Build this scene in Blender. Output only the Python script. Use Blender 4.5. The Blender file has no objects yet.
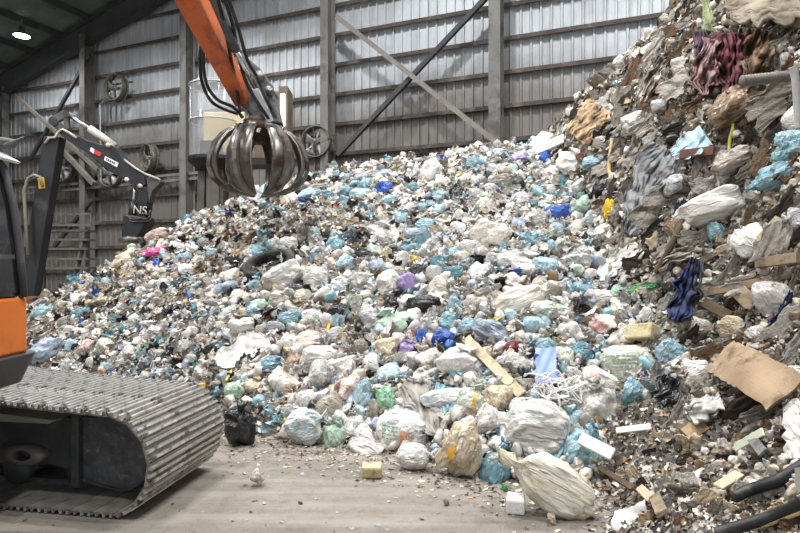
LAMP_W = 4300
SKY = .55
import bpy, bmesh, math, random
import numpy as np
from mathutils import Vector, Matrix, Euler, Quaternion

random.seed(7)
RNG = np.random.RandomState(11)
C = bpy.context.scene.collection
FOC, CX, CY, EYE = 578.0, 400.0, 268.0, 1.9
PI = math.pi

# ------------------------------------------------------------------ camera
cam_data = bpy.data.cameras.new('camera'); cam = bpy.data.objects.new('camera', cam_data); C.objects.link(cam)
cam.location = (0, 0, EYE); cam.rotation_euler = (PI/2, 0, 0)
cam_data.sensor_width = 36.0; cam_data.lens = FOC/800*36
cam_data.shift_y = -1.5/800
cam_data.clip_end = 200
sc = bpy.context.scene
sc.camera = cam
sc.view_settings.view_transform = 'Standard'; sc.view_settings.look = 'None'
sc.view_settings.gamma = 1; sc.view_settings.use_curve_mapping = False
sc.view_settings.exposure = 0.44

def lin(h):
    h = h.lstrip('#'); v = [int(h[i:i+2], 16)/255 for i in (0, 2, 4)]
    return tuple(x/12.92 if x <= .04045 else ((x+.055)/1.055)**2.4 for x in v)

# ------------------------------------------------------------------ noise
def _h(ix, iy, iz, seed):
    with np.errstate(over='ignore'):
        h = (ix.astype(np.int64)*374761393 + iy.astype(np.int64)*668265263 + iz.astype(np.int64)*2147483647 + seed*1442695041) & 0xffffffff
        h = ((h ^ (h >> 13))*1274126177) & 0xffffffff
        h = (h ^ (h >> 16)) & 0xffff
    return h/32767.5 - 1
def vnoise(p, seed=0):
    p = np.asarray(p, float); i = np.floor(p); f = p - i; f = f*f*(3-2*f); i = i.astype(np.int64)
    x, y, z = i[..., 0], i[..., 1], i[..., 2]; fx, fy, fz = f[..., 0], f[..., 1], f[..., 2]
    def L(a, b, t): return a + (b-a)*t
    g = lambda a, b, c: _h(x+a, y+b, z+c, seed)
    return L(L(L(g(0,0,0), g(1,0,0), fx), L(g(0,1,0), g(1,1,0), fx), fy),
             L(L(g(0,0,1), g(1,0,1), fx), L(g(0,1,1), g(1,1,1), fx), fy), fz)
def n2(X, Y, s, seed): return vnoise(np.stack([X*s, Y*s, np.zeros_like(X)+.37], -1), seed)
def sstep(a, b, x):
    t = np.clip((x-a)/(b-a), 0, 1); return t*t*(3-2*t)

# ------------------------------------------------------------------ the heap as a height field
def foot(X): return np.interp(X, [-12, -9, -6, -3, -1.7, 0, 1, 1.6, 6], [14, 12, 9.2, 7.3, 6.45, 5.75, 5.0, 4.75, 4.6])
def foot_r(Y): return np.interp(Y, [-3, 0, 1.6, 3, 4, 5, 6.5, 9, 13, 17], [3.4, 2.5, 1.3, 1.05, 1.4, 1.9, 2.55, 3.05, 3.3, 3.5])
def z_main(X, Y):
    d = Y - foot(X)
    z = np.where(d < 0, 0, np.where(d < .7, .66*d, .66*.7+.49*(d-.7)))
    zr = np.interp(X, [-12, -9.6, -7, -5.2, -2.3, 0, 3, 5, 10], [0, .75, 2.0, 3.35, 4.6, 4.75, 5.0, 5.0, 5.0])
    k = .35
    h = np.clip(.5+.5*(zr-z)/k, 0, 1); z = zr*(1-h)+z*h - k*h*(1-h)
    z = np.maximum(z, 0)
    return z*(1-sstep(15.5, 21, Y)*.75)
def p_right(X, Y):
    u = X - foot_r(Y)
    near = np.interp(u, [0, .35, 1, 1.6, 2.0, 2.4, 3.0, 4.5], [0, .22, .62, 1.45, 2.7, 4.3, 6.0, 7.2])
    far = np.interp(u, [0, .5, 1, 1.7, 3, 5], [0, 1.1, 2.6, 4.2, 5.6, 6.2])
    farb = np.interp(u, [0, .5, .8, 1.6, 2.6, 4], [0, 1.0, 1.55, 2.3, 3.4, 4.2])
    t = sstep(5, 8.5, Y); tb = sstep(8.8, 10.8, Y); far = far*(1-tb)+farb*tb
    return (near*(1-t)+far*t)*(1-sstep(12, 17, Y))
def height_raw(X, Y):
    m = z_main(np.minimum(X, foot_r(Y)+.6), Y); p = p_right(X, Y)
    z = m + p
    on = np.clip(z/.4, 0, 1); rt = np.clip(p/.8, 0, 1)
    nz = .13*n2(X, Y, .8, 1)+.10*n2(X, Y, 2.1, 2)+.05*n2(X, Y, 5, 3)
    nr = .42*n2(X, Y+z*.6, 1.3, 4)+.22*n2(X, Y+z, 3.1, 5)
    return np.maximum(z + on*(nz*(1-rt)+nr*rt), 0)
GX0, GX1, GY0, GY1, GS = -14.0, 10.0, -4.0, 22.0, .05
gx = np.arange(GX0, GX1+GS, GS); gy = np.arange(GY0, GY1+GS, GS)
GXX, GYY = np.meshgrid(gx, gy, indexing='ij')
GH = height_raw(GXX, GYY)
GP = p_right(GXX, GYY)
GNX = -np.gradient(GH, GS, axis=0); GNY = -np.gradient(GH, GS, axis=1)
def samp(G, X, Y):
    X = np.nan_to_num(X); Y = np.nan_to_num(Y)
    a = np.clip((X-GX0)/GS, 0, G.shape[0]-1.001); b = np.clip((Y-GY0)/GS, 0, G.shape[1]-1.001)
    i = a.astype(int); j = b.astype(int); fa = a-i; fb = b-j
    return (G[i, j]*(1-fa)+G[i+1, j]*fa)*(1-fb)+(G[i, j+1]*(1-fa)+G[i+1, j+1]*fa)*fb
def normal_at(X, Y):
    a, b = samp(GNX, X, Y), samp(GNY, X, Y); n = np.stack([a, b, np.ones_like(a)], -1)
    return n/np.linalg.norm(n, axis=-1, keepdims=True)
MY = np.concatenate([np.arange(2.3, 8, .025), np.arange(8, 22, .05)])
def cast(px, py):
    """first point of heap or floor met by the ray through pixels px, py (arrays); returns points (n,3)"""
    px = np.atleast_1d(np.asarray(px, float)); py = np.atleast_1d(np.asarray(py, float)); out = np.zeros((len(px), 3))
    for a in range(0, len(px), 4000):
        dx = (px[a:a+4000]-CX)/FOC; dz = (CY-py[a:a+4000])/FOC
        X = dx[:, None]*MY; Z = EYE+dz[:, None]*MY
        H = samp(GH, X, np.broadcast_to(MY, X.shape))
        below = Z <= H
        k = np.where(below.any(1), below.argmax(1), len(MY)-1)
        k0 = np.maximum(k-1, 0); r = np.arange(len(k))
        d0 = Z[r, k0]-H[r, k0]; d1 = Z[r, k]-H[r, k]
        t = np.clip(d0/np.where(np.abs(d0-d1) < 1e-6, 1, d0-d1), 0, 1)
        D = MY[k0]+(MY[k]-MY[k0])*t
        out[a:a+4000] = np.stack([dx*D, D, EYE+dz*D], 1)
        out[a:a+4000][~below.any(1)] = np.nan
    return out
def hit(px, py): return cast([px], [py])[0]
def at(px, py, D): return Vector(((px-CX)/FOC*D, D, EYE+(CY-py)/FOC*D))
def ground_z(x, y): return float(samp(GH, np.array([x]), np.array([y]))[0])

# ------------------------------------------------------------------ materials
MATS = {}
def nodes(m):
    m.use_nodes = True; t = m.node_tree; t.nodes.clear()
    o = t.nodes.new('ShaderNodeOutputMaterial'); b = t.nodes.new('ShaderNodeBsdfPrincipled')
    t.links.new(b.outputs[0], o.inputs[0]); return t, b
def N(t, kind, **kw):
    n = t.nodes.new(kind)
    for k, v in kw.items():
        if k in n.inputs: n.inputs[k].default_value = v
        else: setattr(n, k, v)
    return n
def mixc(t, f, a, b, blend='MIX'):
    n = t.nodes.new('ShaderNodeMix'); n.data_type = 'RGBA'; n.blend_type = blend
    for s, v in ((0, f), (6, a), (7, b)):
        if hasattr(v, 'links') or hasattr(v, 'is_linked'): t.links.new(v, n.inputs[s])
        elif v is not None: n.inputs[s].default_value = v if s == 0 else (*v[:3], 1)
    return n.outputs[2]
def ramp(t, src, stops, interp='LINEAR'):
    r = t.nodes.new('ShaderNodeValToRGB'); r.color_ramp.interpolation = interp
    e = r.color_ramp.elements
    while len(e) < len(stops): e.new(.5)
    for x, (p, c) in zip(e, stops):
        x.position = p; x.color = (*c, 1) if len(c) == 3 else c
    t.links.new(src, r.inputs[0]); return r.outputs[0]
def gm(p, a, b): return ramp
def pmat(name, c1, c2, scale=4.0, rough=.6, metal=0.0, bump=.2, bscale=None, dist=.02, spec=.4, rvar=0.0, dirt=None, dscale=1.5, dlo=.5, dhi=.62):
    """two-tone noisy surface with bump and, if dirt is given, patches of grime"""
    if name in MATS: return MATS[name]
    m = bpy.data.materials.new(name); t, b = nodes(m)
    tc = N(t, 'ShaderNodeTexCoord'); nz = N(t, 'ShaderNodeTexNoise', Scale=scale, Detail=5.0, Roughness=.65)
    t.links.new(tc.outputs['Object'], nz.inputs['Vector'])
    f = ramp(t, nz.outputs['Fac'], [(.35, (0, 0, 0)), (.65, (1, 1, 1))])
    col = mixc(t, f, lin(c1), lin(c2))
    if dirt:
        dz = N(t, 'ShaderNodeTexNoise', Scale=dscale, Detail=6.0, Roughness=.7); t.links.new(tc.outputs['Object'], dz.inputs['Vector'])
        df = ramp(t, dz.outputs['Fac'], [(dlo, (0, 0, 0)), (dhi, (1, 1, 1))]); col = mixc(t, df, col, lin(dirt))
    if rvar:
        oi = N(t, 'ShaderNodeObjectInfo'); mr = N(t, 'ShaderNodeMapRange'); mr.inputs['To Min'].default_value = 1-rvar; mr.inputs['To Max'].default_value = 1+rvar
        t.links.new(oi.outputs['Random'], mr.inputs[0]); hs = N(t, 'ShaderNodeHueSaturation'); t.links.new(mr.outputs[0], hs.inputs['Value'])
        t.links.new(col, hs.inputs['Color']); col = hs.outputs[0]
    t.links.new(col, b.inputs['Base Color'])
    b.inputs['Roughness'].default_value = rough; b.inputs['Metallic'].default_value = metal; b.inputs['Specular IOR Level'].default_value = spec
    if bump:
        bz = N(t, 'ShaderNodeTexNoise', Scale=bscale or scale*4, Detail=5.0); t.links.new(tc.outputs['Object'], bz.inputs['Vector'])
        bp = N(t, 'ShaderNodeBump', Strength=bump, Distance=dist); t.links.new(bz.outputs['Fac'], bp.inputs['Height']); t.links.new(bp.outputs[0], b.inputs['Normal'])
    MATS[name] = m; return m
def bagmat(name, c, clear=.2, c2=None, rough=.27, inside=None, crease=.75, dirt=.25):
    """thin crinkled plastic: body tone, the mottled contents showing through, grime and ridged creases"""
    if name in MATS: return MATS[name]
    m = bpy.data.materials.new(name); t, b = nodes(m)
    tc = N(t, 'ShaderNodeTexCoord'); oi = N(t, 'ShaderNodeObjectInfo')
    mul = N(t, 'ShaderNodeMath', operation='MULTIPLY'); mul.inputs[1].default_value = 37.0; t.links.new(oi.outputs['Random'], mul.inputs[0])
    add = N(t, 'ShaderNodeVectorMath', operation='ADD'); t.links.new(tc.outputs['Object'], add.inputs[0]); t.links.new(mul.outputs[0], add.inputs[1])
    V = add.outputs[0]
    n1 = N(t, 'ShaderNodeTexNoise', Scale=1.6, Detail=5.0, Roughness=.6); t.links.new(V, n1.inputs['Vector'])
    f1 = ramp(t, n1.outputs['Fac'], [(.36, (0, 0, 0)), (.64, (1, 1, 1))])
    base = lin(c); b2 = lin(c2) if c2 else tuple(x*.62 for x in base)
    col = mixc(t, f1, b2, base)
    vo = N(t, 'ShaderNodeTexVoronoi', Scale=3.2); t.links.new(V, vo.inputs['Vector'])
    sp = N(t, 'ShaderNodeSeparateColor'); t.links.new(vo.outputs['Color'], sp.inputs[0])
    ins = [lin(x) for x in (inside or ['#8d8478', '#d8d4cc', '#5f6a70', '#c9a184', '#86a9b4', '#b9b3a6', '#efece6', '#6e6458'])]
    ic = ramp(t, sp.outputs[0], [(k/len(ins), x) for k, x in enumerate(ins)], 'CONSTANT')
    n2_ = N(t, 'ShaderNodeTexNoise', Scale=2.3, Detail=4.0); t.links.new(V, n2_.inputs['Vector'])
    fm = ramp(t, n2_.outputs['Fac'], [(.4, (0, 0, 0)), (.7, (clear, clear, clear))]); col = mixc(t, fm, col, ic)
    n3 = N(t, 'ShaderNodeTexNoise', Scale=4.5, Detail=7.0, Roughness=.75); t.links.new(V, n3.inputs['Vector'])
    fd = ramp(t, n3.outputs['Fac'], [(.52, (0, 0, 0)), (.75, (dirt, dirt, dirt))]); col = mixc(t, fd, col, lin('#5b5146'))
    mr = N(t, 'ShaderNodeMapRange'); mr.inputs['To Min'].default_value = .84; mr.inputs['To Max'].default_value = 1.1; t.links.new(oi.outputs['Random'], mr.inputs[0])
    hs = N(t, 'ShaderNodeHueSaturation'); t.links.new(mr.outputs[0], hs.inputs['Value']); t.links.new(col, hs.inputs['Color'])
    t.links.new(hs.outputs[0], b.inputs['Base Color'])
    b.inputs['Roughness'].default_value = rough; b.inputs['Specular IOR Level'].default_value = .5
    mp = N(t, 'ShaderNodeMapping'); mp.inputs['Scale'].default_value = (1, 1, .5); t.links.new(V, mp.inputs[0])
    rz = N(t, 'ShaderNodeTexNoise', Scale=2.6, Detail=5.0, Roughness=.65, Distortion=.9); rz.noise_type = 'RIDGED_MULTIFRACTAL'; t.links.new(mp.outputs[0], rz.inputs['Vector'])
    r2 = N(t, 'ShaderNodeTexNoise', Scale=7.5, Detail=3.0, Roughness=.6, Distortion=.6); r2.noise_type = 'RIDGED_MULTIFRACTAL'; t.links.new(mp.outputs[0], r2.inputs['Vector'])
    sm_ = N(t, 'ShaderNodeMath', operation='MULTIPLY_ADD'); sm_.inputs[1].default_value = .4; t.links.new(r2.outputs['Fac'], sm_.inputs[0]); t.links.new(rz.outputs['Fac'], sm_.inputs[2])
    bp = N(t, 'ShaderNodeBump', Strength=crease, Distance=.05); t.links.new(sm_.outputs[0], bp.inputs['Height']); t.links.new(bp.outputs[0], b.inputs['Normal'])
    MATS[name] = m; return m
def attrmat(name, rough=.6):
    m = bpy.data.materials.new(name); t, b = nodes(m)
    a = N(t, 'ShaderNodeAttribute', attribute_name='tint'); t.links.new(a.outputs['Color'], b.inputs['Base Color'])
    b.inputs['Roughness'].default_value = rough; return m
def emat(name, c, s):
    m = bpy.data.materials.new(name); t, b = nodes(m)
    b.inputs['Base Color'].default_value = (*lin(c), 1); b.inputs['Emission Color'].default_value = (*lin(c), 1); b.inputs['Emission Strength'].default_value = s; return m

# ------------------------------------------------------------------ mesh building
class MB:
    def __init__(s): s.v = []; s.f = []
    def add(s, v, f):
        k = len(s.v); s.v += [tuple(x) for x in v]; s.f += [tuple(i+k for i in q) for q in f]; return s
    def obox(s, c, ax, ay, az):
        c, ax, ay, az = map(Vector, (c, ax, ay, az))
        v = [c+sx*ax+sy*ay+sz*az for sz in (-1, 1) for sy in (-1, 1) for sx in (-1, 1)]
        return s.add(v, [(0,2,3,1), (4,5,7,6), (0,1,5,4), (2,6,7,3), (0,4,6,2), (1,3,7,5)])
    def box(s, c, d): return s.obox(c, (d[0]/2,0,0), (0,d[1]/2,0), (0,0,d[2]/2))
    def bar(s, a, b, w, h, up=(0,0,1)):
        a, b = Vector(a), Vector(b); t = (b-a).normalized(); side = t.cross(Vector(up))
        if side.length < 1e-3: side = t.cross(Vector((0,1,0)))
        side.normalize(); u = side.cross(t)
        return s.obox((a+b)/2, (b-a)/2, side*w/2, u*h/2)
    def tube(s, pts, r, n=10, cap=True):
        pts = [Vector(p) for p in pts]; rs = r if hasattr(r, '__len__') else [r]*len(pts); v = []; f = []
        pu = None
        for i, p in enumerate(pts):
            t = (pts[min(i+1, len(pts)-1)]-pts[max(i-1, 0)]).normalized()
            if pu is None: pu = t.orthogonal().normalized()
            pu = (pu - t*pu.dot(t)).normalized(); w = t.cross(pu)
            for k in range(n):
                a = 2*PI*k/n; v.append(p+(pu*math.cos(a)+w*math.sin(a))*rs[i])
        for i in range(len(pts)-1):
            for k in range(n): f.append((i*n+k, i*n+(k+1)%n, (i+1)*n+(k+1)%n, (i+1)*n+k))
        if cap: f.append(tuple(range(n))[::-1]); f.append(tuple(range((len(pts)-1)*n, len(pts)*n)))
        return s.add(v, f)
    def prism(s, poly, o, ax, ay, az):
        """polygon in the plane (ax, ay) at o, extruded by az"""
        o, ax, ay, az = map(Vector, (o, ax, ay, az)); n = len(poly)
        v = [o+ax*x+ay*y for x, y in poly]+[o+ax*x+ay*y+az for x, y in poly]
        return s.add(v, [tuple(range(n))[::-1], tuple(range(n, 2*n))]+[(i, (i+1)%n, n+(i+1)%n, n+i) for i in range(n)])
    def lathe(s, prof, o, n=24, axis=(0,0,1), a0=0, a1=2*PI):
        o = Vector(o); az = Vector(axis).normalized(); ax = az.orthogonal().normalized(); ay = az.cross(ax); v = []; f = []
        full = abs(a1-a0-2*PI) < 1e-6; m = n if full else n+1
        for r, z in prof:
            for k in range(m):
                a = a0+(a1-a0)*k/n; v.append(o+ax*r*math.cos(a)+ay*r*math.sin(a)+az*z)
        for i in range(len(prof)-1):
            for k in range(n): f.append((i*m+k, i*m+(k+1)%m, (i+1)*m+(k+1)%m, (i+1)*m+k))
        return s.add(v, f)
    def grid(s, P):
        P = np.asarray(P); a, b = P.shape[:2]
        return s.add(P.reshape(-1, 3).tolist(), [(i*b+j, i*b+j+1, (i+1)*b+j+1, (i+1)*b+j) for i in range(a-1) for j in range(b-1)])
    def mesh(s, name, smooth=False):
        me = bpy.data.meshes.new(name); me.from_pydata(s.v, [], s.f); me.validate()
        bm = bmesh.new(); bm.from_mesh(me); bmesh.ops.recalc_face_normals(bm, faces=bm.faces); bm.to_mesh(me); bm.free()
        if smooth: me.shade_smooth()
        return me
    def build(s, name, mat, parent=None, smooth=False, bevel=0, solid=0, sharp=None):
        o = bpy.data.objects.new(name, s.mesh(name, smooth)); C.objects.link(o); o.data.materials.append(mat)
        if parent: o.parent = parent; o.matrix_parent_inverse = parent.matrix_world.inverted() if parent.matrix_world != Matrix() else Matrix()
        if bevel:
            b = o.modifiers.new('bevel', 'BEVEL'); b.width = bevel; b.segments = 2; b.limit_method = 'ANGLE'
        if solid:
            b = o.modifiers.new('solid', 'SOLIDIFY'); b.thickness = solid; b.offset = 0
        return o
def tag(o, label=None, cat=None, group=None, kind=None):
    for k, v in (('label', label), ('category', cat), ('group', group), ('kind', kind)):
        if v: o[k] = v
    return o
def empty(name, loc, label, cat, group=None):
    o = bpy.data.objects.new(name, None); C.objects.link(o); o.location = loc; o.empty_display_size = .1
    bpy.context.view_layer.update(); return tag(o, label, cat, group)
def struct(o): o['kind'] = 'structure'; return o
# ================================================================== THE HALL
P1 = Vector((-2.78, 24, 0)); WT = Vector((.9206, -.3905, 0)); WN = Vector((-.3905, -.9206, 0))
def W(s, z, off=0.0): return P1 + WT*s + WN*off + Vector((0, 0, z))
S0, S1, RIDGE = -20.6, 24.0, 6.0
def zroof(s): return 12.5+.264*((s if s < RIDGE else 2*RIDGE-s)+20.4)
def on_wall(px, py, off=0.0):
    d = Vector(((px-CX)/FOC, 1, (CY-py)/FOC)); c = Vector((0, 0, EYE)); q = P1+WN*off
    k = (q-c).dot(WN)/d.dot(WN); return c+d*k
def s_of(p): return (Vector((p[0], p[1], 0))-P1).dot(WT)

def wallmat():
    m = bpy.data.materials.new('corrugated steel'); t, b = nodes(m)
    g = N(t, 'ShaderNodeNewGeometry'); sx = N(t, 'ShaderNodeSeparateXYZ'); t.links.new(g.outputs['Position'], sx.inputs[0])
    n1 = N(t, 'ShaderNodeTexNoise', Scale=.35, Detail=6.0, Roughness=.7); t.links.new(g.outputs['Position'], n1.inputs['Vector'])
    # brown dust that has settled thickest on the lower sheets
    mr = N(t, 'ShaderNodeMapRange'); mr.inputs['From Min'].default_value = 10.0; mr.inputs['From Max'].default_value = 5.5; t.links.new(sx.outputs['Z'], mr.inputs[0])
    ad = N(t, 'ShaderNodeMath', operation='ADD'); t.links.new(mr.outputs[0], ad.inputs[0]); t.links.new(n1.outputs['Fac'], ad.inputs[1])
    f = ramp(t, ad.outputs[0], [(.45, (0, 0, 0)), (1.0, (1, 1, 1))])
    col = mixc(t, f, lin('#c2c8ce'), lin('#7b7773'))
    mp = N(t, 'ShaderNodeMapping'); mp.inputs['Scale'].default_value = (2.2, 2.2, .12); t.links.new(g.outputs['Position'], mp.inputs[0])
    n2 = N(t, 'ShaderNodeTexNoise', Scale=1.6, Detail=6.0, Roughness=.7); t.links.new(mp.outputs[0], n2.inputs['Vector'])
    f2 = ramp(t, n2.outputs['Fac'], [(.48, (0, 0, 0)), (.72, (.55, .55, .55))]); col = mixc(t, f2, col, lin('#77736f'))
    t.links.new(col, b.inputs['Base Color']); b.inputs['Roughness'].default_value = .55; b.inputs['Metallic'].default_value = .15
    n3 = N(t, 'ShaderNodeTexNoise', Scale=14.0, Detail=4.0); t.links.new(g.outputs['Position'], n3.inputs['Vector'])
    bp = N(t, 'ShaderNodeBump', Strength=.15, Distance=.02); t.links.new(n3.outputs['Fac'], bp.inputs['Height']); t.links.new(bp.outputs[0], b.inputs['Normal'])
    return m
M_wall = wallmat()
M_girt = pmat('dusty girt', '#413b38', '#5a524d', 2, .8, bump=.3, dirt='#7a7169', dlo=.52, dhi=.7)
M_col = pmat('grey column paint', '#6d6c6a', '#7f7d79', 1.2, .65, bump=.15, dirt='#55504a', dscale=.9)
M_dark = pmat('dark rafter paint', '#3a3b3e', '#4b4c4e', 1.0, .7, bump=.15)
M_roof = pmat('green grey roof sheet', '#5d6b62', '#768278', .6, .7, bump=.2, dirt='#4d554f', dscale=.5)

def corrugated(mb, p0, dirv, outv, L, top, pitch=.36, rib=.06, base=0.0):
    """vertical ribbed sheet along dirv; top(s) gives its height"""
    n = int(L/pitch); xs = []
    for k in range(n):
        x = k*pitch; xs += [(x, 0), (x+pitch*.70, 0), (x+pitch*.77, rib), (x+pitch*.93, rib)]
    xs.append((L, 0))
    P = np.zeros((2, len(xs), 3))
    for j, (x, o) in enumerate(xs):
        q = p0+dirv*x+outv*o; P[0, j] = (*q[:2], base); P[1, j] = (*q[:2], top(x))
    mb.grid(P)
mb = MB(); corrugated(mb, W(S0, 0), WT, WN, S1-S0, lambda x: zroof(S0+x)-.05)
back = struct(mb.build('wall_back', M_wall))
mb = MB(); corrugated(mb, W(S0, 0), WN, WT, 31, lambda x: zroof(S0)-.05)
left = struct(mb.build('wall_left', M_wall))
# girts across the back wall and the left wall
for k in range(-5, 10):
    z = 6.49+1.222*k
    if z < .3: continue
    s_a, s_b = S0+.1, S1-.1
    while zroof(s_a) < z+.8 and s_a < RIDGE: s_a += .2
    if zroof(s_a) < z+.8: continue
    m = MB(); m.obox((W(s_a, z, .13)+W(s_b, z, .13))/2, WT*(s_b-s_a)/2, WN*.09, Vector((0, 0, .035))); m.obox((W(s_a, z-.05, .21)+W(s_b, z-.05, .21))/2, WT*(s_b-s_a)/2, WN*.012, Vector((0, 0, .065)))
    m.build('girt', M_girt, back)
    if z < zroof(S0)-.5:
        m = MB(); a, b = W(S0, z, .2)+WT*.13, W(S0, z, 30.5)+WT*.13; m.obox((a+b)/2, WN*15.1, WT*.09, Vector((0, 0, .07))); m.build('girt', M_girt, left)
def ibeam(mb, a, b, d, w, face, tw=.03):
    """H-section from a to b; d = depth along face, w = flange width"""
    a, b, face = Vector(a), Vector(b), Vector(face).normalized(); t = (b-a).normalized(); side = t.cross(face).normalized(); c = (a+b)/2; h = (b-a)/2
    for sg in (-1, 1): mb.obox(c+face*sg*(d/2-tw/2), h, side*w/2, face*tw/2)
    mb.obox(c, h, side*tw/2, face*(d/2-tw))
for s in (-13.75, -7.3, .05, 7.0, 14.0):
    m = MB(); ibeam(m, W(s, 0, .52), W(s, zroof(s)-.9, .52), .6, .36 if s < 5 else .42, WN)
    m.obox(W(s, .02, .52), WT*.3, WN*.4, Vector((0, 0, .02))); struct(m.build('column', M_col))
m = MB(); ibeam(m, W(S0+.35, 0, .5), W(S0+.35, zroof(S0)-.9, .5), .5, .4, WT); struct(m.build('column', M_col))
# bracing: round tubes and angles in front of the girts
def brace(pa, pb, off, r, mat=None):
    m = MB(); a, b = on_wall(*pa, off), on_wall(*pb, off); m.bar(a, b, r*2, r*2, WN); struct(m.build('brace', mat or M_col))
M_brace = pmat('pale brace paint', '#77736d', '#8d8880', 1.5, .6, bump=.1)
brace((337, 20), (497, 146), .85, .09, M_brace); brace((338, 158), (500, -14), .72, .085, M_dark)
brace((17, 100), (98, 173), .8, .08, M_brace); brace((90, 58), (30, 163), .68, .075, M_dark)
brace((62, 153), (94, 187), .9, .10, M_brace); brace((92, 203), (54, 250), .7, .08, M_dark)
for py in (186, 191.5):
    m = MB(); a, b = on_wall(20, py+6, .5), on_wall(207, py-11, .5); m.bar(a, b, .12, .16, WN); struct(m.build('tie_beam', M_col))
m = MB(); m.tube([on_wall(101, 187, .9), on_wall(100, 108, .9), on_wall(104, 104, .9)], .05, 8); struct(m.build('trim_1', pmat('galvanised pipe', '#8f9294', '#a9acad', 3, .4, .6)))

# roof sheet, purlins and rafter
m = MB()
for sa, sb in ((S0, RIDGE), (RIDGE, S1)):
    P = np.zeros((2, 61, 3))
    for j in range(61):
        off = -.3+31*j/60
        for i, s in enumerate((sa, sb)):
            P[i, j] = W(s, zroof(s)+(.03 if j % 2 else 0), off)
    m.grid(P)
roof = struct(m.build('ceiling', M_roof))
s = S0+1.0
while s < S1-.5:
    m = MB(); a, b = W(s, zroof(s)-.15, 0), W(s, zroof(s)-.15, 30); m.bar(a, b, .09, .26); m.bar(a-Vector((0, 0, .13))-WT*.05, b-Vector((0, 0, .13))-WT*.05, .16, .025); m.build('purlin', M_dark, roof); s += 2.05
for off in (.55, 14.5, 28.5):
    for sa, sb in ((S0+.1, RIDGE), (RIDGE, S1)):
        m = MB(); ibeam(m, W(sa, zroof(sa)-.85, off), W(sb, zroof(sb)-.85, off), 1.1, .4, (0, 0, 1)); struct(m.build('roof_beam', M_dark))

# floor
def floormat():
    m = bpy.data.materials.new('dusty concrete'); t, b = nodes(m)
    g = N(t, 'ShaderNodeNewGeometry'); P = g.outputs['Position']
    a = N(t, 'ShaderNodeTexNoise', Scale=.55, Detail=7.0, Roughness=.65); t.links.new(P, a.inputs['Vector'])
    col = mixc(t, ramp(t, a.outputs['Fac'], [(.35, (0, 0, 0)), (.68, (1, 1, 1))]), lin('#6b655d'), lin('#8c867d'))
    c = N(t, 'ShaderNodeTexNoise', Scale=9.0, Detail=8.0, Roughness=.75); t.links.new(P, c.inputs['Vector'])
    col = mixc(t, ramp(t, c.outputs['Fac'], [(.5, (0, 0, 0)), (.66, (.6, .6, .6))]), col, lin('#574d43'))
    mp = N(t, 'ShaderNodeMapping'); mp.inputs['Rotation'].default_value = (0, 0, -.55); mp.inputs['Scale'].default_value = (.35, 4.0, 1); t.links.new(P, mp.inputs[0])
    e = N(t, 'ShaderNodeTexNoise', Scale=1.3, Detail=4.0); t.links.new(mp.outputs[0], e.inputs['Vector'])   # wheel and bucket streaks
    col = mixc(t, ramp(t, e.outputs['Fac'], [(.46, (0, 0, 0)), (.64, (.5, .5, .5))]), col, lin('#9d948a'))
    v = N(t, 'ShaderNodeTexVoronoi', Scale=38.0); t.links.new(P, v.inputs['Vector'])
    col = mixc(t, ramp(t, v.outputs['Distance'], [(.06, (.7, .7, .7)), (.16, (0, 0, 0))]), col, lin('#b3a99c'))
    t.links.new(col, b.inputs['Base Color']); b.inputs['Roughness'].default_value = .85
    ad = N(t, 'ShaderNodeMath', operation='ADD'); t.links.new(c.outputs['Fac'], ad.inputs[0]); t.links.new(e.outputs['Fac'], ad.inputs[1])
    bp = N(t, 'ShaderNodeBump', Strength=.5, Distance=.04); t.links.new(ad.outputs[0], bp.inputs['Height']); t.links.new(bp.outputs[0], b.inputs['Normal'])
    return m
m = MB(); q = [W(S0, 0, -.2), W(S1, 0, -.2), W(S1, 0, 31), W(S0, 0, 31)]
m.add([(*x[:2], 0) for x in q]+[(*x[:2], -.3) for x in q], [(0, 1, 2, 3), (4, 7, 6, 5), (0, 4, 5, 1), (1, 5, 6, 2), (2, 6, 7, 3), (3, 7, 4, 0)]); struct(m.build('floor', floormat()))

def copy_tree(o, parent=None):
    c = o.copy(); C.objects.link(c); c.parent = parent
    for ch in [x for x in o.children]: copy_tree(ch, c)
    return c
# high-bay lamps under the purlins
M_steel = pmat('worn bare steel', '#5c5a57', '#8c8883', 3, .38, .75, bump=.15, dirt='#4a3f36', dscale=2.2)
M_chrome = pmat('polished rod', '#c8ccd0', '#e3e6e8', 3, .18, .9, bump=0)
M_white_lamp = emat('lamp lens', '#eef5ff', 30)
def make_lamp(label):
    r = empty('high_bay_lamp', (0, 0, 0), label, 'lamp', 'high bay lamps under the roof')
    MB().lathe([(.05, .5), (.12, .42), (.13, .22), (.36, .02), (.38, 0), (.34, .01)], (0, 0, 0), 20).build('housing', M_steel, r, True)
    MB().lathe([(.001, .0), (.34, .0), (.34, .015), (.001, .015)], (0, 0, 0), 20).build('lens', M_white_lamp, r)
    MB().tube([(0, 0, .48), (0, 0, .8)], .02, 6).build('hanger', M_steel, r); return r
LAMP = [(-15.4, 2.7, 'bright round high bay lamp glowing under the green roof')]
LAMP += [(s, o, 'high bay lamp under the roof outside the view') for s in (-6, 4, 14) for o in (7.5, 15, 22.5)]
lamp0 = None
for i, (s, o, lb) in enumerate(LAMP):
    if i == 0: r = lamp0 = make_lamp(lb)
    else: r = copy_tree(lamp0); r['label'] = lb
    p = W(s, zroof(s)-1.02, o); r.location = p
    L = bpy.data.lights.new('lamp_light', 'SPOT'); L.energy = LAMP_W*(.16 if i == 0 else 1); L.spot_size = 2.6; L.spot_blend = .6; L.shadow_soft_size = .4; L.color = (1, .995, .985)
    o_ = bpy.data.objects.new('lamp_light', L); C.objects.link(o_); o_.location = p-Vector((0, 0, .08))

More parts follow.
